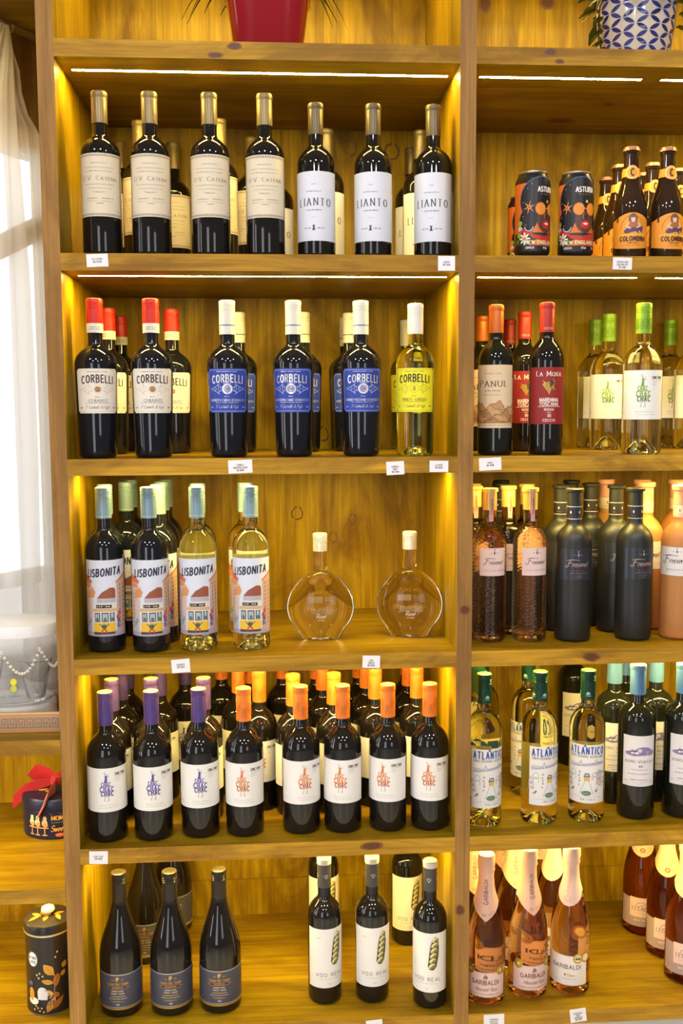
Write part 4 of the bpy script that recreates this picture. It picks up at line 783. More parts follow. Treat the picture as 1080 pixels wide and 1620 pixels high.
POS = {
'catena': [(1,-0.3215,0.058,4),(1,-0.2299,0.058,6),(1,-0.1194,0.058,3),(1,-0.0169,0.058,0),(1,-0.3379,0.3963,0),(1,-0.2729,0.2403,0),(1,-0.221,0.3979,0),(1,-0.1104,0.2216,0),(1,-0.0499,0.3505,0)],
'lianto': [(1,0.0793,0.066,-5),(1,0.1882,0.066,-9),(1,0.3031,0.066,-9),(1,0.1082,0.2359,0),(1,0.3031,0.2357,0),(1,0.3024,0.3682,0),(1,0.0061,0.3997,0)],
'can': [(1,0.4937,0.055,20),(1,0.5786,0.055,0),(1,0.5287,0.2647,20)],
'beer': [(1,0.6862,0.058,-10),(1,0.7583,0.058,6),(1,0.7193,0.3003,0),(1,0.7096,0.1909,0),(1,0.784,0.2577,0),(1,0.773,0.1725,0),(1,0.8443,0.2166,0)],
'chianti': [(2,-0.3417,0.06,13),(2,-0.2365,0.06,7),(2,-0.346,0.2332,5),(2,-0.346,0.3959,5),(2,-0.2171,0.2485,5)],
'montep': [(2,-0.0925,0.06,0),(2,0.0333,0.06,-9),(2,0.163,0.06,2),(2,-0.0804,0.2815,0),(2,0.0576,0.2794,0),(2,0.159,0.2913,0),(2,0.1585,0.3959,0)],
'pinot': [(2,0.269,0.06,-11),(2,0.297,0.3982,-11)],
'panul': [(2,0.427,0.06,-20),(2,0.445,0.2801,-20)],
'mora': [(2,0.526,0.055,-5),(2,0.5261,0.2286,-5),(2,0.5351,0.4021,-5)],
'chacw': [(2,0.72,0.06,-17),(2,0.7229,0.2721,-17),(2,0.7345,0.3976,12),(2,0.9113,0.3976,-5),(2,0.9294,0.3156,-17)],
'lisred': [(3,-0.3394,0.0818,4),(3,-0.2516,0.0749,10),(3,-0.3493,0.1561,0),(3,-0.3175,0.224,0),(3,-0.3188,0.2989,0),(3,-0.2418,0.1492,0),(3,-0.2425,0.2242,0),(3,-0.2437,0.2991,0)],
'liswhite': [(3,-0.1587,0.0812,2),(3,-0.0545,0.0812,-2),(3,-0.1642,0.1724,2),(3,-0.0675,0.1867,2)],
'flask': [(3,0.0847,0.1342,-2),(3,0.2700,0.1448,-6)],
'frose': [(3,0.426,0.0971,2),(3,0.5083,0.0942,7),(3,0.409,0.165,2),(3,0.4206,0.234,2),(3,0.4787,0.1576,2),(3,0.5291,0.2062,2)],
'fblack': [(3,0.5975,0.0894,-6),(3,0.7231,0.088,5),(3,0.5978,0.1841,4),(3,0.6593,0.3159,4),(3,0.6768,0.231,4),(3,0.7097,0.1642,4),(3,0.5041,0.3365,4),(3,0.4862,0.2643,4)],
'ffrost': [(3,0.8194,0.0924,-30),(3,0.7824,0.1852,-5),(3,0.8554,0.1606,-5),(3,0.8782,0.2564,-5),(3,0.8012,0.2599,-5),(3,0.7288,0.286,-5)],
'chacp': [(4,-0.3439,0.0603,8),(4,-0.2542,0.0597,9),(4,-0.1618,0.0665,5),(4,-0.3464,0.1538,3),(4,-0.2655,0.1519,3),(4,-0.158,0.1478,3),(4,-0.3396,0.232,0),(4,-0.2605,0.2565,0),(4,-0.3389,0.3175,0),(4,-0.2144,0.3433,0)],
'chaco': [(4,-0.0729,0.0655,-4),(4,0.0405,0.0693,11),(4,0.1247,0.0682,-11),(4,0.2161,0.0682,-20),(4,0.3009,0.0666,-11),(4,0.027,0.1594,0),(4,0.1125,0.1623,0),(4,-0.0442,0.1929,0),(4,0.2025,0.1945,0),(4,0.2929,0.1946,0),(4,-0.0911,0.2645,0),(4,0.0062,0.3734,0),(4,0.0939,0.2716,0),(4,0.1916,0.2806,0),(4,0.2872,0.2886,0),(4,-0.0651,0.3409,0),(4,0.0841,0.3639,0),(4,0.1816,0.364,0),(4,0.2942,0.3767,0),(4,-0.1338,0.3786,0)],
'atl': [(4,0.4125,0.0694,13),(4,0.5297,0.076,19),(4,0.6304,0.0789,-18),(4,0.5436,0.2234,-40),(4,0.4154,0.15,10),(4,0.451,0.2676,10)],
'bons': [(4,0.7371,0.0861,-10),(4,0.8346,0.086,-8),(4,0.7176,0.1706,-6),(4,0.8104,0.1745,-10),(4,0.7619,0.2361,-6),(4,0.6989,0.3975,-5)],
'casas': [(5,-0.3302,0.0786,-2),(5,-0.2282,0.0751,3),(5,-0.1289,0.0765,0),(5,-0.3047,0.2677,2),(5,-0.2555,0.3875,2)],
'voo': [(5,0.0863,0.0851,15),(5,0.185,0.0824,5),(5,0.3013,0.0536,-19),(5,0.2853,0.2943,5),(5,0.0939,0.3024,8)],
'gari': [(5,0.4185,0.0604,-12),(5,0.5122,0.0783,5),(5,0.416,0.1718,-5),(5,0.5076,0.1893,0),(5,0.5024,0.2787,0)],
'brut': [(5,0.6039,0.0833,-27),(5,0.5978,0.1955,-25),(5,0.6014,0.2987,-25)],
'legado': [(5,0.8399,0.3021,-19),(5,0.8581,0.2024,-19),(5,0.8611,0.1018,-19)],
}
ORD = ['first', 'second', 'third', 'fourth', 'fifth', 'sixth', 'seventh', 'eighth', 'ninth']
def place(kind):
    lst = POS[kind]; desc, _, short = DESC[kind]
    # the front row of this kind, then those behind, told by the nearest front bottle
    front = [p for p in lst if p[2] < .15 and not any(q is not p and abs(q[1] - p[1]) < .05 and q[2] < p[2] for q in lst)]
    if kind == 'legado': front = sorted(lst, key=lambda p: p[2])[:1]
    front.sort(key=lambda p: p[1]); beh = {}
    for p in lst:
        if p not in front: beh.setdefault(min(range(len(front)), key=lambda i: abs(front[i][1] - p[1])), []).append(p)
    end = 'from the window end' if lst[0][1] < .355 else 'from the middle post'
    proto = globals()['k_' + kind](); first = True
    for p in lst:
        o = proto if first else copy_tree(proto); first = False
        o.location = (p[1], p[2], ZS[p[0]] + .0008); o.rotation_euler.z = math.radians(p[3])
        if p in front:
            i = front.index(p)
            lab = f'{desc}, front row' if len(front) == 1 else f'{desc}, {ORD[i]} {end} in front'
        else:
            i = next(k for k in beh if p in beh[k]); q = sorted(beh[i], key=lambda t: t[2]); j = q.index(p)
            w_ = 'directly' if j == 0 else ORD[j] + ' in line'
            lab = f'{desc}, {w_} behind the ' + ('front one' if len(front) == 1 else f'{ORD[i]} front one')
        tag(o, lab, 'can' if kind == 'can' else 'bottle', {'can': 'beer cans on the top beer shelf', 'beer': 'brown beer bottles on the beer shelf'}.get(kind, short + 's on the shelves'))
for k in POS: place(k)
# ------------------------------------------------------------------ window bay beside the wine shelves
A0 = (-.515, .42); DR = (.524, .852); NN = (.852, -.524)
def wp(t, z, off=0): return (A0[0] + DR[0] * t + NN[0] * off, A0[1] + DR[1] * t + NN[1] * off, z)
def wbox(mb, t0, t1, z0, z1, o0, o1, m):
    vs = [wp(t, z, o) for z in (z0, z1) for o in (o0, o1) for t in (t0, t1)]
    mb.add(vs, [(0, 1, 3, 2), (4, 6, 7, 5), (0, 4, 5, 1), (2, 3, 7, 6), (0, 2, 6, 4), (1, 5, 7, 3)], m)
plaster = mat('warm_plaster', (206, 190, 172), .8); W_OLD = wood('old_brown_board', 2, (.26, .14, .03), (.15, .075, .016), (.11, .05, .01), .5, .5, .5, 0, 17)
mb = MB(); wbox(mb, -1.1, .034, .982, 1.04, -.03, 0, plaster); wbox(mb, -1.1, .034, 2.215, 2.405, -.03, 0, W_OLD); wbox(mb, -1.1, -.9, 1.04, 2.215, -.03, 0, plaster)
tag(mb.build('wall_left', smooth=False), kind='structure')
cream = mat('cream_window_paint', (228, 214, 190), .5); win = tag(empty('window_1'), kind='structure')
mb = MB(); wbox(mb, -.9, .034, 2.162, 2.215, -.05, -.005, cream); wbox(mb, -.9, .034, 1.04, 1.08, -.05, -.005, cream); wbox(mb, -.9, -.86, 1.08, 2.162, -.05, -.005, cream); wbox(mb, .02, .034, 1.08, 2.162, -.05, -.005, cream); mb.build('window_frame', win, False)
mb = MB(); wbox(mb, -.86, .02, 1.08, 2.162, -.028, -.024, mat('window_pane_glass', (1, 1, 1), 0, 0, False, Transmission_Weight=1, IOR=1.02)); mb.build('pane', win, False)
mb = MB(); w0, w1 = (-.30, 1.86), (.02, 2.02)
mb.add([wp(w0[0], w0[1] - .025, -.022), wp(w1[0], w1[1] - .026, -.022), wp(w1[0], w1[1] + .026, -.022), wp(w0[0], w0[1] + .025, -.022), wp(w0[0], w0[1] - .025, -.006), wp(w1[0], w1[1] - .026, -.006), wp(w1[0], w1[1] + .026, -.006), wp(w0[0], w0[1] + .025, -.006)], [(3, 2, 1, 0), (4, 5, 6, 7), (0, 1, 5, 4), (3, 7, 6, 2), (0, 4, 7, 3), (1, 2, 6, 5)], mat('pale_brace_paint', (206, 192, 172), .6)); mb.build('window_brace', win, False)
skym = bpy.data.materials.new('overcast_daylight'); skym.use_nodes = True; n, l, b = nodes(skym); b.inputs['Base Color'].default_value = (0, 0, 0, 1); b.inputs['Emission Color'].default_value = (.95, .97, 1, 1); b.inputs['Emission Strength'].default_value = 2.2
mb = MB(); wbox(mb, -2.2, 1.0, .6, 3.2, -.92, -.9, skym); tag(mb.build('sky_outside', smooth=False), kind='structure')
ws = tag(empty('window_side_shelving', (-.75, .2, 0)), 'open honey-stained side shelves under the curtained window', 'shelving')
IW = Matrix.Translation((.75, -.2, 0))
def wpart(mb, name):
    o = mb.build(name, None, False); o.parent = ws; o.matrix_parent_inverse = IW; return o
LZ = [.981, .685, .389]
for z in LZ:
    mb = MB(); mb.box(-1.12, 0, z - .029, UX[0][0] - .0003, DEP, z, W_SHELF, W_EDGE); wpart(mb, 'shelf')
mb = MB(); mb.box(-1.12, DEP, .36, UX[0][0] - .0003, DEP + .012, .95, W_BACK); wpart(mb, 'back_panel')
mb = MB(); mb.box(-1.15, 0, 0, -1.1205, DEP, 2.44, W_SIDE, W_POST); wpart(mb, 'upright')
mb = MB(); mb.box(-1.12, -.0, 2.406, UX[0][0] - .0003, .62, 2.436, W_SHELF, W_EDGE); wpart(mb, 'top_board')
for z in LZ[:2]: strip(-1.10, UX[0][0] - .02, z - .029, wpart, .08)
strip(-1.10, UX[0][0] - .02, 2.406, wpart, .03)  # unseen strip, added to brighten the window wall and curtain top
# curtains: sheer, hung from a ring
sheer = bpy.data.materials.new('sheer_curtain_fabric'); sheer.use_nodes = True; n, l, b = nodes(sheer); n.remove(b)
tr = n.new('ShaderNodeBsdfTranslucent'); tr.inputs[0].default_value = (.90, .86, .80, 1); df = n.new('ShaderNodeBsdfDiffuse'); df.inputs[0].default_value = (.82, .78, .71, 1); tp = n.new('ShaderNodeBsdfTransparent')
m1 = n.new('ShaderNodeMixShader'); m1.inputs[0].default_value = .5; l.new(df.outputs[0], m1.inputs[1]); l.new(tr.outputs[0], m1.inputs[2]); m2_ = n.new('ShaderNodeMixShader'); m2_.inputs[0].default_value = .34; l.new(m1.outputs[0], m2_.inputs[1]); l.new(tp.outputs[0], m2_.inputs[2]); l.new(m2_.outputs[0], n['Material Output'].inputs[0])
sheer2 = sheer.copy(); sheer2.name = 'lining_curtain_fabric'; [setattr(q.inputs[0], 'default_value', .06) for q in sheer2.node_tree.nodes if q.type == 'MIX_SHADER' and any(l_.from_node.type == 'BSDF_TRANSPARENT' for l_ in q.inputs[2].links)]
def curtain_panel(rows, off, amp, folds, name, par, zs_=None):
    """rows: (z, inner t, outer t)"""
    mb = MB(); NU = 44; k = mb.idx(sheer)
    fine = []
    for (z0, a0, b0), (z1, a1, b1) in zip(rows, rows[1:]):
        for i in range(6): q = i / 6; fine.append((z0 + (z1 - z0) * q, a0 + (a1 - a0) * q, b0 + (b1 - b0) * q))
    fine.append(rows[-1])
    for j, (z, a, b) in enumerate(fine):
        for i in range(NU + 1):
            q = i / NU; mb.v.append(wp(a + (b - a) * q, z, off + amp * min(1, .25 + j * .06) * (math.sin(q * folds * 2 * PI + j * .03) + .4 * math.sin(q * folds * 4.6 * PI + 1 + j * .02))))
    for j in range(len(fine) - 1):
        for i in range(NU): o = j * (NU + 1) + i; mb.f.append((o, o + 1, o + NU + 2, o + NU + 1)); mb.mi.append(k)
    return mb.build(name, par, True, 180)
cu = tag(empty('sheer_curtain', wp(-.12, 2.39, .05)), 'white sheer curtain gathered at its ring and hanging before the bright window', 'curtain')
INV = Matrix.Translation(-Vector(cu.location))
for rows, off, amp, folds in (([(2.388, -.16, -.128), (2.342, -.22, -.120), (2.255, -.30, -.121), (2.142, -.36, -.115), (1.977, -.42, -.104), (1.899, -.44, -.099), (1.727, -.46, -.095), (1.511, -.46, -.094), (1.235, -.46, -.100)], .055, .006, 5),
                              ([(2.393, -.122, -.112), (2.369, -.135, -.087), (2.324, -.14, -.067), (2.279, -.14, -.064), (2.238, -.13, -.049), (2.21, -.125, -.022), (1.949, -.12, .0), (1.252, -.12, .0), (1.04, -.12, .0)], .016, .003, 3)):
    o = curtain_panel(rows, off, amp, folds, 'curtain_panel', cu); o.matrix_parent_inverse = INV
o = curtain_panel([(1.26, -.5, .012), (1.12, -.5, .012), (1.035, -.5, .012)], .007, .002, 6, 'curtain_panel', cu); o.matrix_parent_inverse = INV; o.data.materials[0] = sheer2
mb = MB(); ring = [wp(-.125 + .012 * math.cos(a), 2.389 + .012 * math.sin(a), .05) for a in [2 * PI * i / 14 for i in range(15)]]; mb.tube(ring, .0016, mat('brass_ring', (190, 160, 90), .3, .8), 6); o = mb.build('curtain_ring', cu); o.matrix_parent_inverse = INV
mb = MB(); mb.tube([wp(-.9, 2.397, .05), wp(.0, 2.397, .05)], .003, mat('curtain_rod_metal', (120, 100, 70), .4, .8), 8); o = mb.build('curtain_rod', cu); o.matrix_parent_inverse = INV
# gift set wrapped in film on the tray
gx, gy, gz = -.535, .125, LZ[0] + .0008
g = tag(empty('gift_hamper', (gx, gy, gz)), 'film-wrapped gift set with tumblers and white lid on a key-patterned tray', 'gift set')
mb = MB(); cop = mat('copper_tray', (214, 158, 106), .35, .4); hw, hd = .107, .078
mb.box(-hw, -hd, 0, hw, hd, .004, cop); mb.box(-hw, -hd, .004, hw, -hd + .004, .040, cop); mb.box(-hw, hd - .004, .004, hw, hd, .040, cop); mb.box(-hw, -hd + .004, .004, -hw + .004, hd - .004, .040, cop); mb.box(hw - .004, -hd + .004, .004, hw, hd - .004, .040, cop); mb.box(-hw, -hd - .002, .037, hw, -hd, .040, mat('copper_rim', (236, 196, 140), .3, .5)); tray = mb.build('tray', g, False)
f = Flat(); gk = I(150, 134, 122)
for i in range(-6, 7):
    x = i * 16.
    f.stroke([(x - 8, -9), (x + 6, -9), (x + 6, 8), (x - 5, 8), (x - 5, -3), (x + 1, -3), (x + 1, 3)], 2.6, gk)
f.build('key_pattern', lambda u, v, h: (u, -hd - h, .0195 + v), tray, 40)
tumb = MB(); tumb.lathe([(.003, .004), (0, .010), (.001, .0175), (.012, .019), (.083, .032), (.0835, .0306), (.014, .0172), (.006, .012), (.006, .001)], CLEAR, 28)
for x, y in ((.052, -.036), (-.042, -.034)): o = tumb.build('tumbler', g); o.location = (x, y, .0532)
mb = MB(); mb.lathe([(.0045, .084), (.040, .082), (.044, .079), (.044, .001)], mat('pale_packing_base', (214, 204, 194), .7), 40, .78); mb.build('packing_base', g)
mb = MB(); mb.lathe([(.0045, .02), (.0045, .062), (.010, .078), (.012, .078), (.007, .060), (.006, .001)], CLEAR, 40, .78); o = mb.build('ribbed_plate', g); o.location = (0, .0, .0405)
wl = mat('white_lid', (240, 238, 238), .35); mb = MB(); mb.lathe([(.184, .089), (.202, .090), (.206, .087), (.2105, .06), (.2115, .001)], wl, 40, .80); o = mb.build('lid', g); o.location = (.01, .0, 0)
film = mat('clear_film', (1, 1, 1), .08, 0, False, IOR=1.45, Alpha=.22); mb = MB(); k = mb.idx(film); rr = random.Random(9); N = 54; R0 = .092
for j in range(12):
    z = .041 + .143 * j / 11
    for i in range(N): a = 2 * PI * i / N; q = R0 + .0035 * math.sin(3 * a + j * .9) + rr.uniform(-.0024, .0024); mb.v.append((q * math.sin(a), -q * math.cos(a) * .80, z))
for j in range(11):
    for i in range(N): mb.f.append((j * N + i, j * N + (i + 1) % N, (j + 1) * N + (i + 1) % N, (j + 1) * N + i)); mb.mi.append(k)
mb.build('film_wrap', g, True, 180)
mb = MB(); lc = mat('white_lace', (240, 232, 220), .7)
for a0, dz in ((-1.5, 0), (-.75, .004), (.0, 0), (.75, .004)):
    for i in range(15):
        q = i / 14; a = a0 + .75 * q; z = .158 - .042 * math.sin(PI * q) + dz; R_ = .0985
        c = Vector((R_ * math.sin(a), -R_ * math.cos(a) * .81, z)); s_ = .0042 if i % 2 else .0034
        mb.add([c + Vector(v) * s_ for v in ((1, 0, 0), (-1, 0, 0), (0, 1, 0), (0, -1, 0), (0, 0, 1), (0, 0, -1))], [(0, 2, 4), (2, 1, 4), (1, 3, 4), (3, 0, 4), (2, 0, 5), (1, 2, 5), (3, 1, 5), (0, 3, 5)], lc)
tag(mb.build('lace_trim', g), kind='stuff')
f = Flat(); f.ell(0, 6, 6, 7, I(236, 222, 60), 1, 14); f.ell(0, -7, 6, 7, I(206, 206, 70), 1, 14); f.build('round_sticker', (lambda w_: lambda u, v, h: w_(u + .020, v, h))(cyl(.0975, .095, .81)), g)
# round biscuit tin with a bow
t = tag(empty('biscuit_tin', (-.4962, .296, LZ[1] + .0008)), 'round midnight-blue biscuit tin tied with a red satin bow', 'tin'); R_ = .080
mb = MB(); t.scale = (.925, .925, 1); nb = mat('midnight_blue_tin', (32, 38, 84), .28, .3); mb.lathe([(.001, .07), (0, .0785), (.0015, R_), (.066, R_), (.066, .001)], nb, 40); body = mb.build('tin_body', t)
mb = MB(); mb.lathe([(.064, .0812), (.066, .0818), (.082, .0815), (.087, .078), (.089, .06), (.089, .001)], nb, 40); lid = mb.build('tin_lid', t)
f = Flat(); cr, pk = I(236, 206, 170), I(226, 150, 110)
for x in (-48, -32, -14): f.ell(x, 4, 7, 8, cr, 1, 12); f.ell(x + 1, 14, 4.6, 6, I(244, 226, 200), 2, 10); f.ell(x + 2, 0, 6, 5, pk, 2, 10); f.rect(x - 9, -8, x + 9, -5.6, I(222, 160, 110), 2); f.rect(x - 1, -22, x + 1, -8, I(222, 170, 120), 1); f.rect(x - 6, -24, x + 6, -22, I(222, 170, 120), 1)
gd = I(226, 172, 84); f.text('MOM', 16, 15, 9, gd, .2, .8, .2, 'serif', width=26); f.text('Sweet', 18, -8, 13, gd, .13, .85, .1, 'nib', .3); f.greek(16, 5, 26, 2.4, I(120, 130, 130)); f.ell(20, -23, 10, 4.4, I(214, 110, 90), 1, 10)
for i in range(20): f.ell(rr.uniform(-80, 60), rr.uniform(16, 30), .7, .7, I(200, 200, 214), 1, 5)
f.build('artwork', cyl(.0803, .033), body)
mb = MB(); f = Flat(); f.ell(-30, -14, 12, 7, I(206, 160, 96), 1, 10, rot=20); f.ell(-12, -26, 13, 5, I(196, 146, 84), 1, 10, rot=-10)
for i in range(12): f.ell(rr.uniform(-66, -10), rr.uniform(-44, -12), .9, .9, I(220, 220, 230), 1, 5)
f.build('lid_artwork', lambda u, v, h: (u, v, .0892 + h), lid, 100)
rib = mat('red_satin_ribbon', (168, 14, 54), .4, 0, Sheen_Weight=.3)
def ribbon(pts, wdt, name, par, up=(0, 0, 1)):
    pts = [Vector(p) for p in pts]; mb = MB(); k = mb.idx(rib); n_ = len(pts)
    for i, p in enumerate(pts):
        d = (pts[min(i + 1, n_ - 1)] - pts[max(0, i - 1)]).normalized(); s = d.cross(Vector(up)); s = s.normalized() if s.length > .05 else Vector((1, 0, 0)); w_ = wdt[i] if isinstance(wdt, list) else wdt; nn = s.cross(d).normalized() * .0006
        for q in (-1, 1):
            mb.v.append(tuple(p + s * q * w_ / 2 + nn)); mb.v.append(tuple(p + s * q * w_ / 2 - nn))
    for i in range(n_ - 1):
        o = i * 4
        for a, b in ((0, 2), (3, 1), (2, 3), (1, 0)): mb.f.append((o + a, o + b, o + 4 + b, o + 4 + a)); mb.mi.append(k)
    mb.f += [(0, 1, 3, 2), (o + 4, o + 6, o + 7, o + 5)]; mb.mi += [k, k]
    return mb.build(name, par, True, 60)
ribbon([(.0, -.012, .112), (-.020, -.010, .126), (-.042, -.006, .130), (-.052, -.002, .121), (-.040, .004, .110), (-.018, .0, .108), (0, -.010, .108)], [.016, .026, .034, .036, .034, .024, .016], 'bow_loop', t, (0, 1, .25))
ribbon([(.0, -.012, .112), (.022, -.010, .124), (.044, -.006, .126), (.052, -.002, .118), (.040, .004, .108), (.018, .0, .106), (0, -.010, .108)], [.016, .026, .034, .036, .034, .024, .016], 'bow_loop', t, (0, 1, .25))
ribbon([(0, -.014, .110), (-.030, -.020, .106), (-.062, -.020, .097), (-.088, -.020, .076), (-.100, -.018, .052)], [.016, .024, .026, .024, .006], 'ribbon_tail', t, (0, 1, .4))
ribbon([(0, -.016, .110), (.004, -.040, .104), (-.004, -.070, .096), (-.016, -.0865, .074), (-.030, -.0865, .048)], [.018, .030, .040, .034, .006], 'ribbon_tail', t, (1, .3, 0))
mb = MB(); mb.lathe([(.100, .004), (.102, .010), (.110, .013), (.118, .010), (.120, .003)], rib, 14, .8, 0, -.014); mb.build('bow_knot', t)
ribbon([(-.079, 0, .0895), (-.04, 0, .0902), (0, 0, .1), (.04, 0, .0902), (.079, 0, .0895)], .02, 'ribbon_band', t)
# tall tin with golden leaves
t = tag(empty('coffee_tin', (-.479, .103, LZ[2] + .0008)), 'tall dark tin with golden leaves, pale badge and cream lid knob', 'tin'); R_ = .047
tb = mat('dark_brown_tin', (46, 40, 38), .3, .3); pale = mat('tin_rim', (206, 196, 160), .3, .7)
mb = MB(); mb.lathe([(0, .044), (.0005, .0472), (.002, .0475), (.004, R_), (.172, R_), (.172, .001)], tb, 40, mfun=lambda j: pale if j < 2 else tb); body = mb.build('tin_body', t)
mb = MB(); mb.lathe([(.166, .0486), (.168, .0492), (.170, .0486), (.183, .0484), (.187, .046), (.190, .030), (.191, .001)], tb, 40, mfun=lambda j: pale if j < 2 else tb); lid = mb.build('tin_lid', t)
mb = MB(); mb.lathe([(.190, .006), (.194, .0075), (.197, .011), (.201, .0135), (.206, .0125), (.209, .007), (.2095, .001)], mat('cream_knob', (240, 226, 180), .3), 20); mb.build('lid_knob', t)
f = Flat(); gl, g2, br = mat('gold_leaf_print', (214, 156, 52), .35, .3), mat('gold_leaf_print', (176, 112, 44), .35, .3), I(120, 72, 36)
f.ell(-25, 30, 13, 17, I(226, 226, 232), 1, 20); f.ring(-25, 30, 12, 16, 2, I(60, 54, 50), 2, 16); f.text('MY FIRST', -25, 33, 5.4, I(96, 100, 120), .18, .7, .2, width=18); f.text('COFFEE', -25, 24, 5, I(96, 100, 120), .18, .7, .2, width=15)
def leaf(x, y, a, ln, wd, m): 
    ca, sa = math.cos(math.radians(a)), math.sin(math.radians(a)); prf = ((0, 0), (.3, .42), (.55, .5), (.8, .3), (1, 0), (.8, -.3), (.55, -.5), (.3, -.42))
    f.poly([(x + p * ln * ca - q * wd * sa, y + p * ln * sa + q * wd * ca) for p, q in prf], m, 2); f.stroke([(x, y), (x + ln * .8 * ca, y + ln * .8 * sa)], .5, br, 3)
f.stroke([(12, -70), (18, -40), (20, -10), (16, 14)], 1, gl)
for x, y, a, ln, wd, m in ((18, -4, 128, 32, 18, gl), (18, -20, 165, 26, 11, gl), (20, -30, 80, 30, 13, g2), (18, -44, 160, 26, 12, gl), (26, -52, 120, 14, 10, g2), (2, -82, 62, 38, 15, gl), (14, -76, 48, 34, 12, g2), (24, -20, 75, 18, 8, g2), (36, 6, 60, 16, 12, gl), (32, -10, 50, 15, 10, gl), (4, -36, 160, 8, 7, g2)): leaf(x, y, a, ln, wd, m)
for x, y in ((-10, 2), (-16, -2), (-4, -4), (-12, -8), (22, 34), (26, 44), (-16, -72), (-20, -68), (-12, -78), (-24, -76), (-4, -80), (-8, -72)): f.ell(x, y, 2, 2.2, I(214, 186, 110), 2, 8)
w_ = I(232, 226, 222); f.ell(-6, -36, 9, 9, w_, 2, 12); f.poly([(-15, -54), (4, -54), (6, -36), (-16, -36)], w_, 2); f.ring(8, -44, 5, 6, 1.4, w_, 2, 10, -90, 90); f.ell(-26, -58, 12, 8, w_, 2, 12); f.ell(-30, -44, 7, 14, gl, 2, 10); f.ell(-32, -22, 6, 5, I(80, 84, 140), 2, 8); f.ell(12, -62, 8, 7, I(96, 86, 80), 2, 10)
f.build('artwork', cyl(.0472, .088), body)
f = Flat()
for x, a in ((-10, 150), (8, 30), (0, 265), (14, 300), (-12, 215), (-4, 120)): leaf(x * 1.2, x * .3 - 6, a, 24, 10, gl if x % 4 else g2)
f.build('lid_artwork', lambda u, v, h: (u, v, .1913 - max(0, math.hypot(u, v) - .030) * .25 + h), lid, 100)
# potted plants on the top boards
def leaf_mesh(mb, base, d, ln, wd, m, droop=.5, lobes=0, n=6):
    d = Vector(d).normalized(); s = d.cross(Vector((0, 0, 1))).normalized(); L_, R2 = [], []
    for i in range(n + 1):
        q = i / n; p = Vector(base) + d * ln * q - Vector((0, 0, 1)) * droop * ln * q * q; w2 = wd * math.sin(PI * min(1, q * .92 + .06)) ** .8 * (1 + (lobes * (.35 if i % 2 else -.25))); L_.append(p + s * w2); R2.append(p - s * w2 + Vector((0, 0, .001)))
    o = [*L_, *R2]; mb.add(o, [(i, i + 1, n + 2 + i, n + 1 + i) for i in range(n)], m)
red = mat('glossy_red_ceramic', (150, 12, 26), .12, 0, Coat_Weight=.5); t = tag(empty('potted_plant', (-.0083, .122, ZS[0] + .0008)), 'square glossy red pot with drooping grassy leaves on the top board', 'plant')
mb = MB(); N = 32
def sq(hw, z, r):
    out = []
    for i in range(N):
        a = 2 * PI * (i + .5) / N; c_, s_ = math.sin(a), -math.cos(a); e = 5.; q = (abs(c_) ** e + abs(s_) ** e) ** (-1 / e); out.append((hw * q * c_, hw * q * s_, z))
    return out
lv = [(.0595, 0), (.0600, .002), (.0625, .016), (.0630, .019), (.0660, .0196), (.0790, .118), (.0815, .120), (.0835, .150), (.0800, .150), (.0770, .126)]
for hw_, z in lv: mb.v += sq(hw_, z, 0)
k = mb.idx(red)
for j in range(len(lv) - 1):
    for i in range(N): mb.f.append((j * N + i, j * N + (i + 1) % N, (j + 1) * N + (i + 1) % N, (j + 1) * N + i)); mb.mi.append(k)
mb.f += [tuple(range(N))[::-1]]; mb.mi.append(k); mb.build('pot', t)
mb = MB(); mb.add(sq(.078, .132, 0), [tuple(range(N))], mat('potting_soil', (50, 36, 24), .9)); mb.build('soil', t, False)
mb = MB(); gm = [mat('grassy_leaf', c, .45) for c in ((58, 92, 36), (84, 118, 50), (40, 70, 30))]; rr = random.Random(12)
for i in range(80):
    a = rr.uniform(0, 2 * PI); leaf_mesh(mb, (.03 * math.cos(a), .03 * math.sin(a), .13), (math.cos(a), math.sin(a), rr.uniform(.8, 1.8)), rr.uniform(.10, .17), rr.uniform(.002, .004), rr.choice(gm), rr.uniform(.4, .9))
for a, z in [(PI + rr.uniform(-.5, .5), 0) for _ in range(9)] + [(rr.uniform(-.5, .5), 0) for _ in range(9)]:
    leaf_mesh(mb, (.078 * math.cos(a), .078 * math.sin(a) - .02, .15), (math.cos(a), math.sin(a), .1), rr.uniform(.05, .085), .0035, rr.choice(gm), rr.uniform(.9, 1.4))
mb.build('foliage', t, True, 60)
t = tag(empty('potted_plant', (.7125, .125, ZS[0] + .0008)), 'round white pot painted with blue petals, lobed leaves spilling out', 'plant')
prf = [(0, .0575), (.002, .0600), (.03, .0645), (.07, .0700), (.105, .0735), (.125, .0738), (.14, .072), (.143, .0735), (.147, .0735), (.147, .069), (.125, .068)]
t.scale = (1.03, 1.03, 1.03); mb = MB(); cm = mat('white_glazed_ceramic', (222, 206, 186), .15, 0, Coat_Weight=.4); mb.lathe(prf, cm, 40); pot = mb.build('pot', t)
def prad(z):
    for (z0, r0), (z1, r1) in zip(prf[1:7], prf[2:8]):
        if z0 <= z <= z1: return r0 + (r1 - r0) * (z - z0) / (z1 - z0)
    return prf[1][1]
f = Flat(); bl = [mat('blue_glaze', c, .2) for c in ((34, 36, 104), (48, 58, 132), (58, 50, 116))]; cw = 2 * PI * 67 / 18; ch = 25.
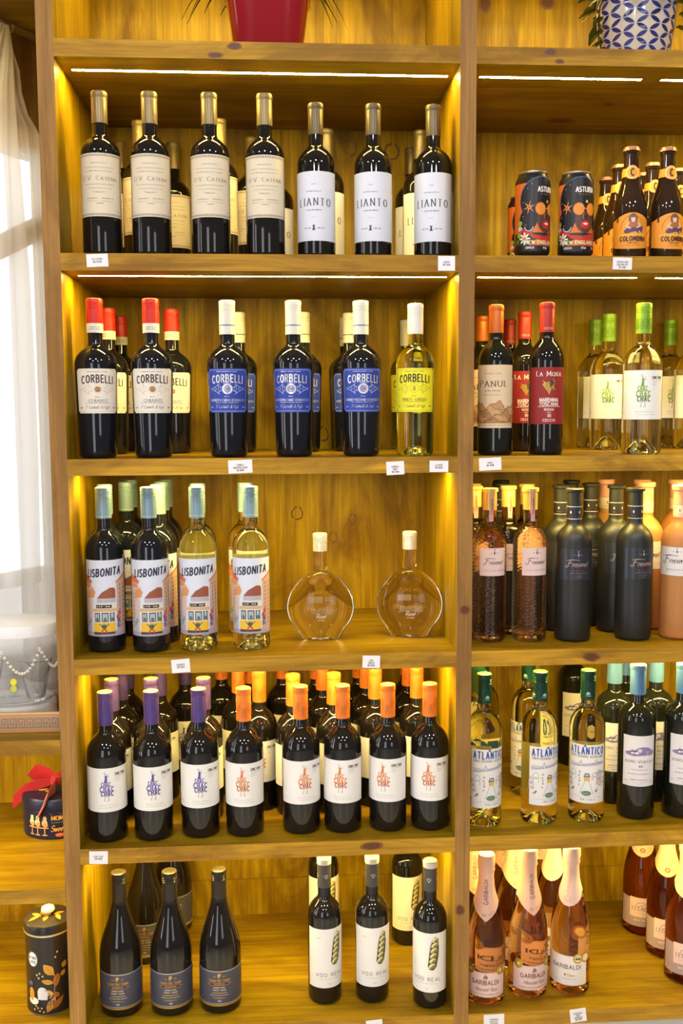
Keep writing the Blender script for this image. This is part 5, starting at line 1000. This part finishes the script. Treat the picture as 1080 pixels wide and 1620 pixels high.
for i in range(18):
    for j in range(6):
        x, y = i * cw, 4 + j * ch - (ch / 2 if i % 2 else 0)
        for sg in (1, -1):
            a = math.degrees(math.atan2(ch / 2, cw)) * sg; L2 = math.hypot(cw, ch / 2) * .44
            cx_, cy_ = x + cw / 2, y + sg * ch / 4
            if 4 < cy_ < 132: f.poly([(cx_ + p * L2 * math.cos(math.radians(a)) - q * 3.9 * math.sin(math.radians(a)), cy_ + p * L2 * math.sin(math.radians(a)) + q * 3.9 * math.cos(math.radians(a))) for p, q in ((-1, 0), (-.5, .8), (0, 1), (.5, .8), (1, 0), (.5, -.8), (0, -1), (-.5, -.8))], bl[(i * 3 + j) % 3], 1)
f.build('petal_pattern', lambda u, v, h: ((prad(v) + h) * math.sin(u / .067), -(prad(v) + h) * math.cos(u / .067), v), pot, 400)
mb = MB(); mb.lathe([(.12, .001), (.13, .0675), (.131, .001)], mat('potting_soil', (50, 36, 24), .9), 24); mb.build('soil', t)
mb = MB(); gm = [mat('lobed_leaf', c, .45) for c in ((62, 92, 40), (44, 66, 30), (96, 116, 46), (120, 130, 50))]
for i in range(60):
    a = rr.uniform(0, 2 * PI); leaf_mesh(mb, (.04 * math.cos(a), .04 * math.sin(a), .13), (math.cos(a), math.sin(a), rr.uniform(.4, 2)), rr.uniform(.06, .13), rr.uniform(.010, .018), rr.choice(gm), rr.uniform(.3, 1), 1, 8)
for x, y, z, s_ in ((-.076, -.02, .128, .018), (-.084, -.03, .110, .016), (-.088, -.01, .095, .017), (-.080, -.025, .074, .015), (-.076, -.02, .055, .012), (-.074, -.015, .036, .011), (-.072, -.03, .020, .009), (.078, -.02, .12, .014), (.082, -.02, .09, .014), (.080, -.01, .07, .012)):
    for k_ in range(3): leaf_mesh(mb, (x * .93, y, z + .01), (x, y + rr.uniform(-.05, .05), rr.uniform(-.02, .05)), s_ * 1.9, s_ * .62, rr.choice(gm), .6, 1, 8)
mb.tube([(-.06, -.02, .14), (-.078, -.024, .11), (-.079, -.022, .06), (-.073, -.025, .02)], .0014, gm[1])
mb.build('foliage', t, True, 60)
# ------------------------------------------------------------------ price tags on the shelf edges
TAGS = [(-.3227, 1.8773, 39, 23, 2.5, ('DV CATENA', 'R$ 174,90'), 'on the top shelf edge under the cream-labelled bottles'), (.3185, 1.8749, 32, 27, 0, ('LIANTO', 'R$ 75,90'), 'on the top shelf edge beside the middle post'),
(.6528, 1.8763, 37, 22.5, -1, ('CERVEJA NEW', 'ENGLAND IPA', 'R$ 14,90'), 'on the shelf edge below the brown beer bottles'), (-.0695, 1.4997, 45, 25, 2, ('CORBELLI', 'MONTEPULCIANO', 'R$ 98,90'), 'below the first blue-labelled bottle'),
(.2228, 1.4942, 34, 25.5, 2.5, ('CORBELLI', 'PINOT', 'R$ 79,90'), 'hanging low on the edge below the yellow-labelled bottle'), (.3062, 1.4968, 36, 21.6, -.6, ('LA MORA', 'R$ 89,90'), 'on the second shelf edge beside the middle post'),
(.4047, 1.5005, 43, 24, 2.5, ('PANUL', 'R$ 49,90'), 'on the shelf edge below the sandy hills label'), (-.1882, 1.1203, 35, 26, 4, ('LISBONITA', 'R$ 49,90'), 'tilted, below the tram-labelled bottles'),
(.1763, 1.1204, 34, 24.4, -2, ('DOM', 'JORDA~O', 'R$ 59,90'), 'on the shelf edge below the round flasks'), (-.3539, .7450, 35.5, 25.7, -1.5, ('CHAC CHAC', 'R$ 49,90'), 'on the shelf edge below the purple-capped bottles'),
(.4242, .3735, 42, 26.9, 1, ('ESPUMANTE', 'MOSCATEL', 'R$ 49,90'), 'on the lowest edge below the pink-labelled sparkling bottles'), (.5975, .3765, 33.5, 28.3, 7, ('ESPUMANTE', 'BRUT', 'GARIBALDI', 'R$ 52,90'), 'tilted on the lowest edge below the white-labelled sparkling bottle'),
(.1813, .3735, 33, 25.4, 4, ('VOO REAL', 'R$ 69,90'), 'on the lowest edge below the cocoon-labelled bottles')]
wp_ = P(238, 232, 234)
for x, z, w_, h_, rot, lines, where in TAGS:
    t = tag(empty('price_tag', (x, -.0003, z)), 'white paper price tag ' + where, 'price tag', 'price tags on the shelf edges')
    r_ = math.radians(rot); mb = MB(); wv = flat(0, 0, 0, r_); q = [(-w_ / 2000, -h_ / 2000), (w_ / 2000, -h_ / 2000), (w_ / 2000, h_ / 2000), (-w_ / 2000, h_ / 2000)]
    mb.add([wv(a, b, .0) for a, b in q] + [wv(a, b, .0005) for a, b in q], [(4, 5, 6, 7), (3, 2, 1, 0), (0, 1, 5, 4), (1, 2, 6, 5), (2, 3, 7, 6), (3, 0, 4, 7)], wp_); card = mb.build('card', t, False)
    f = Flat(); lh = 4.9 if len(lines) < 4 else 4.4
    for i, s in enumerate(lines):
        f.text(s, 0, (len(lines) - 1) / 2 * lh - i * lh - (2.2 if len(lines) > 2 else 0), 3.0, I(84, 78, 84), .15 if s[0] != 'R' or '$' not in s else .2, .72, .24, ly=1)
    f.build('lettering', flat(0, -.0005, 0, r_), card, 100)
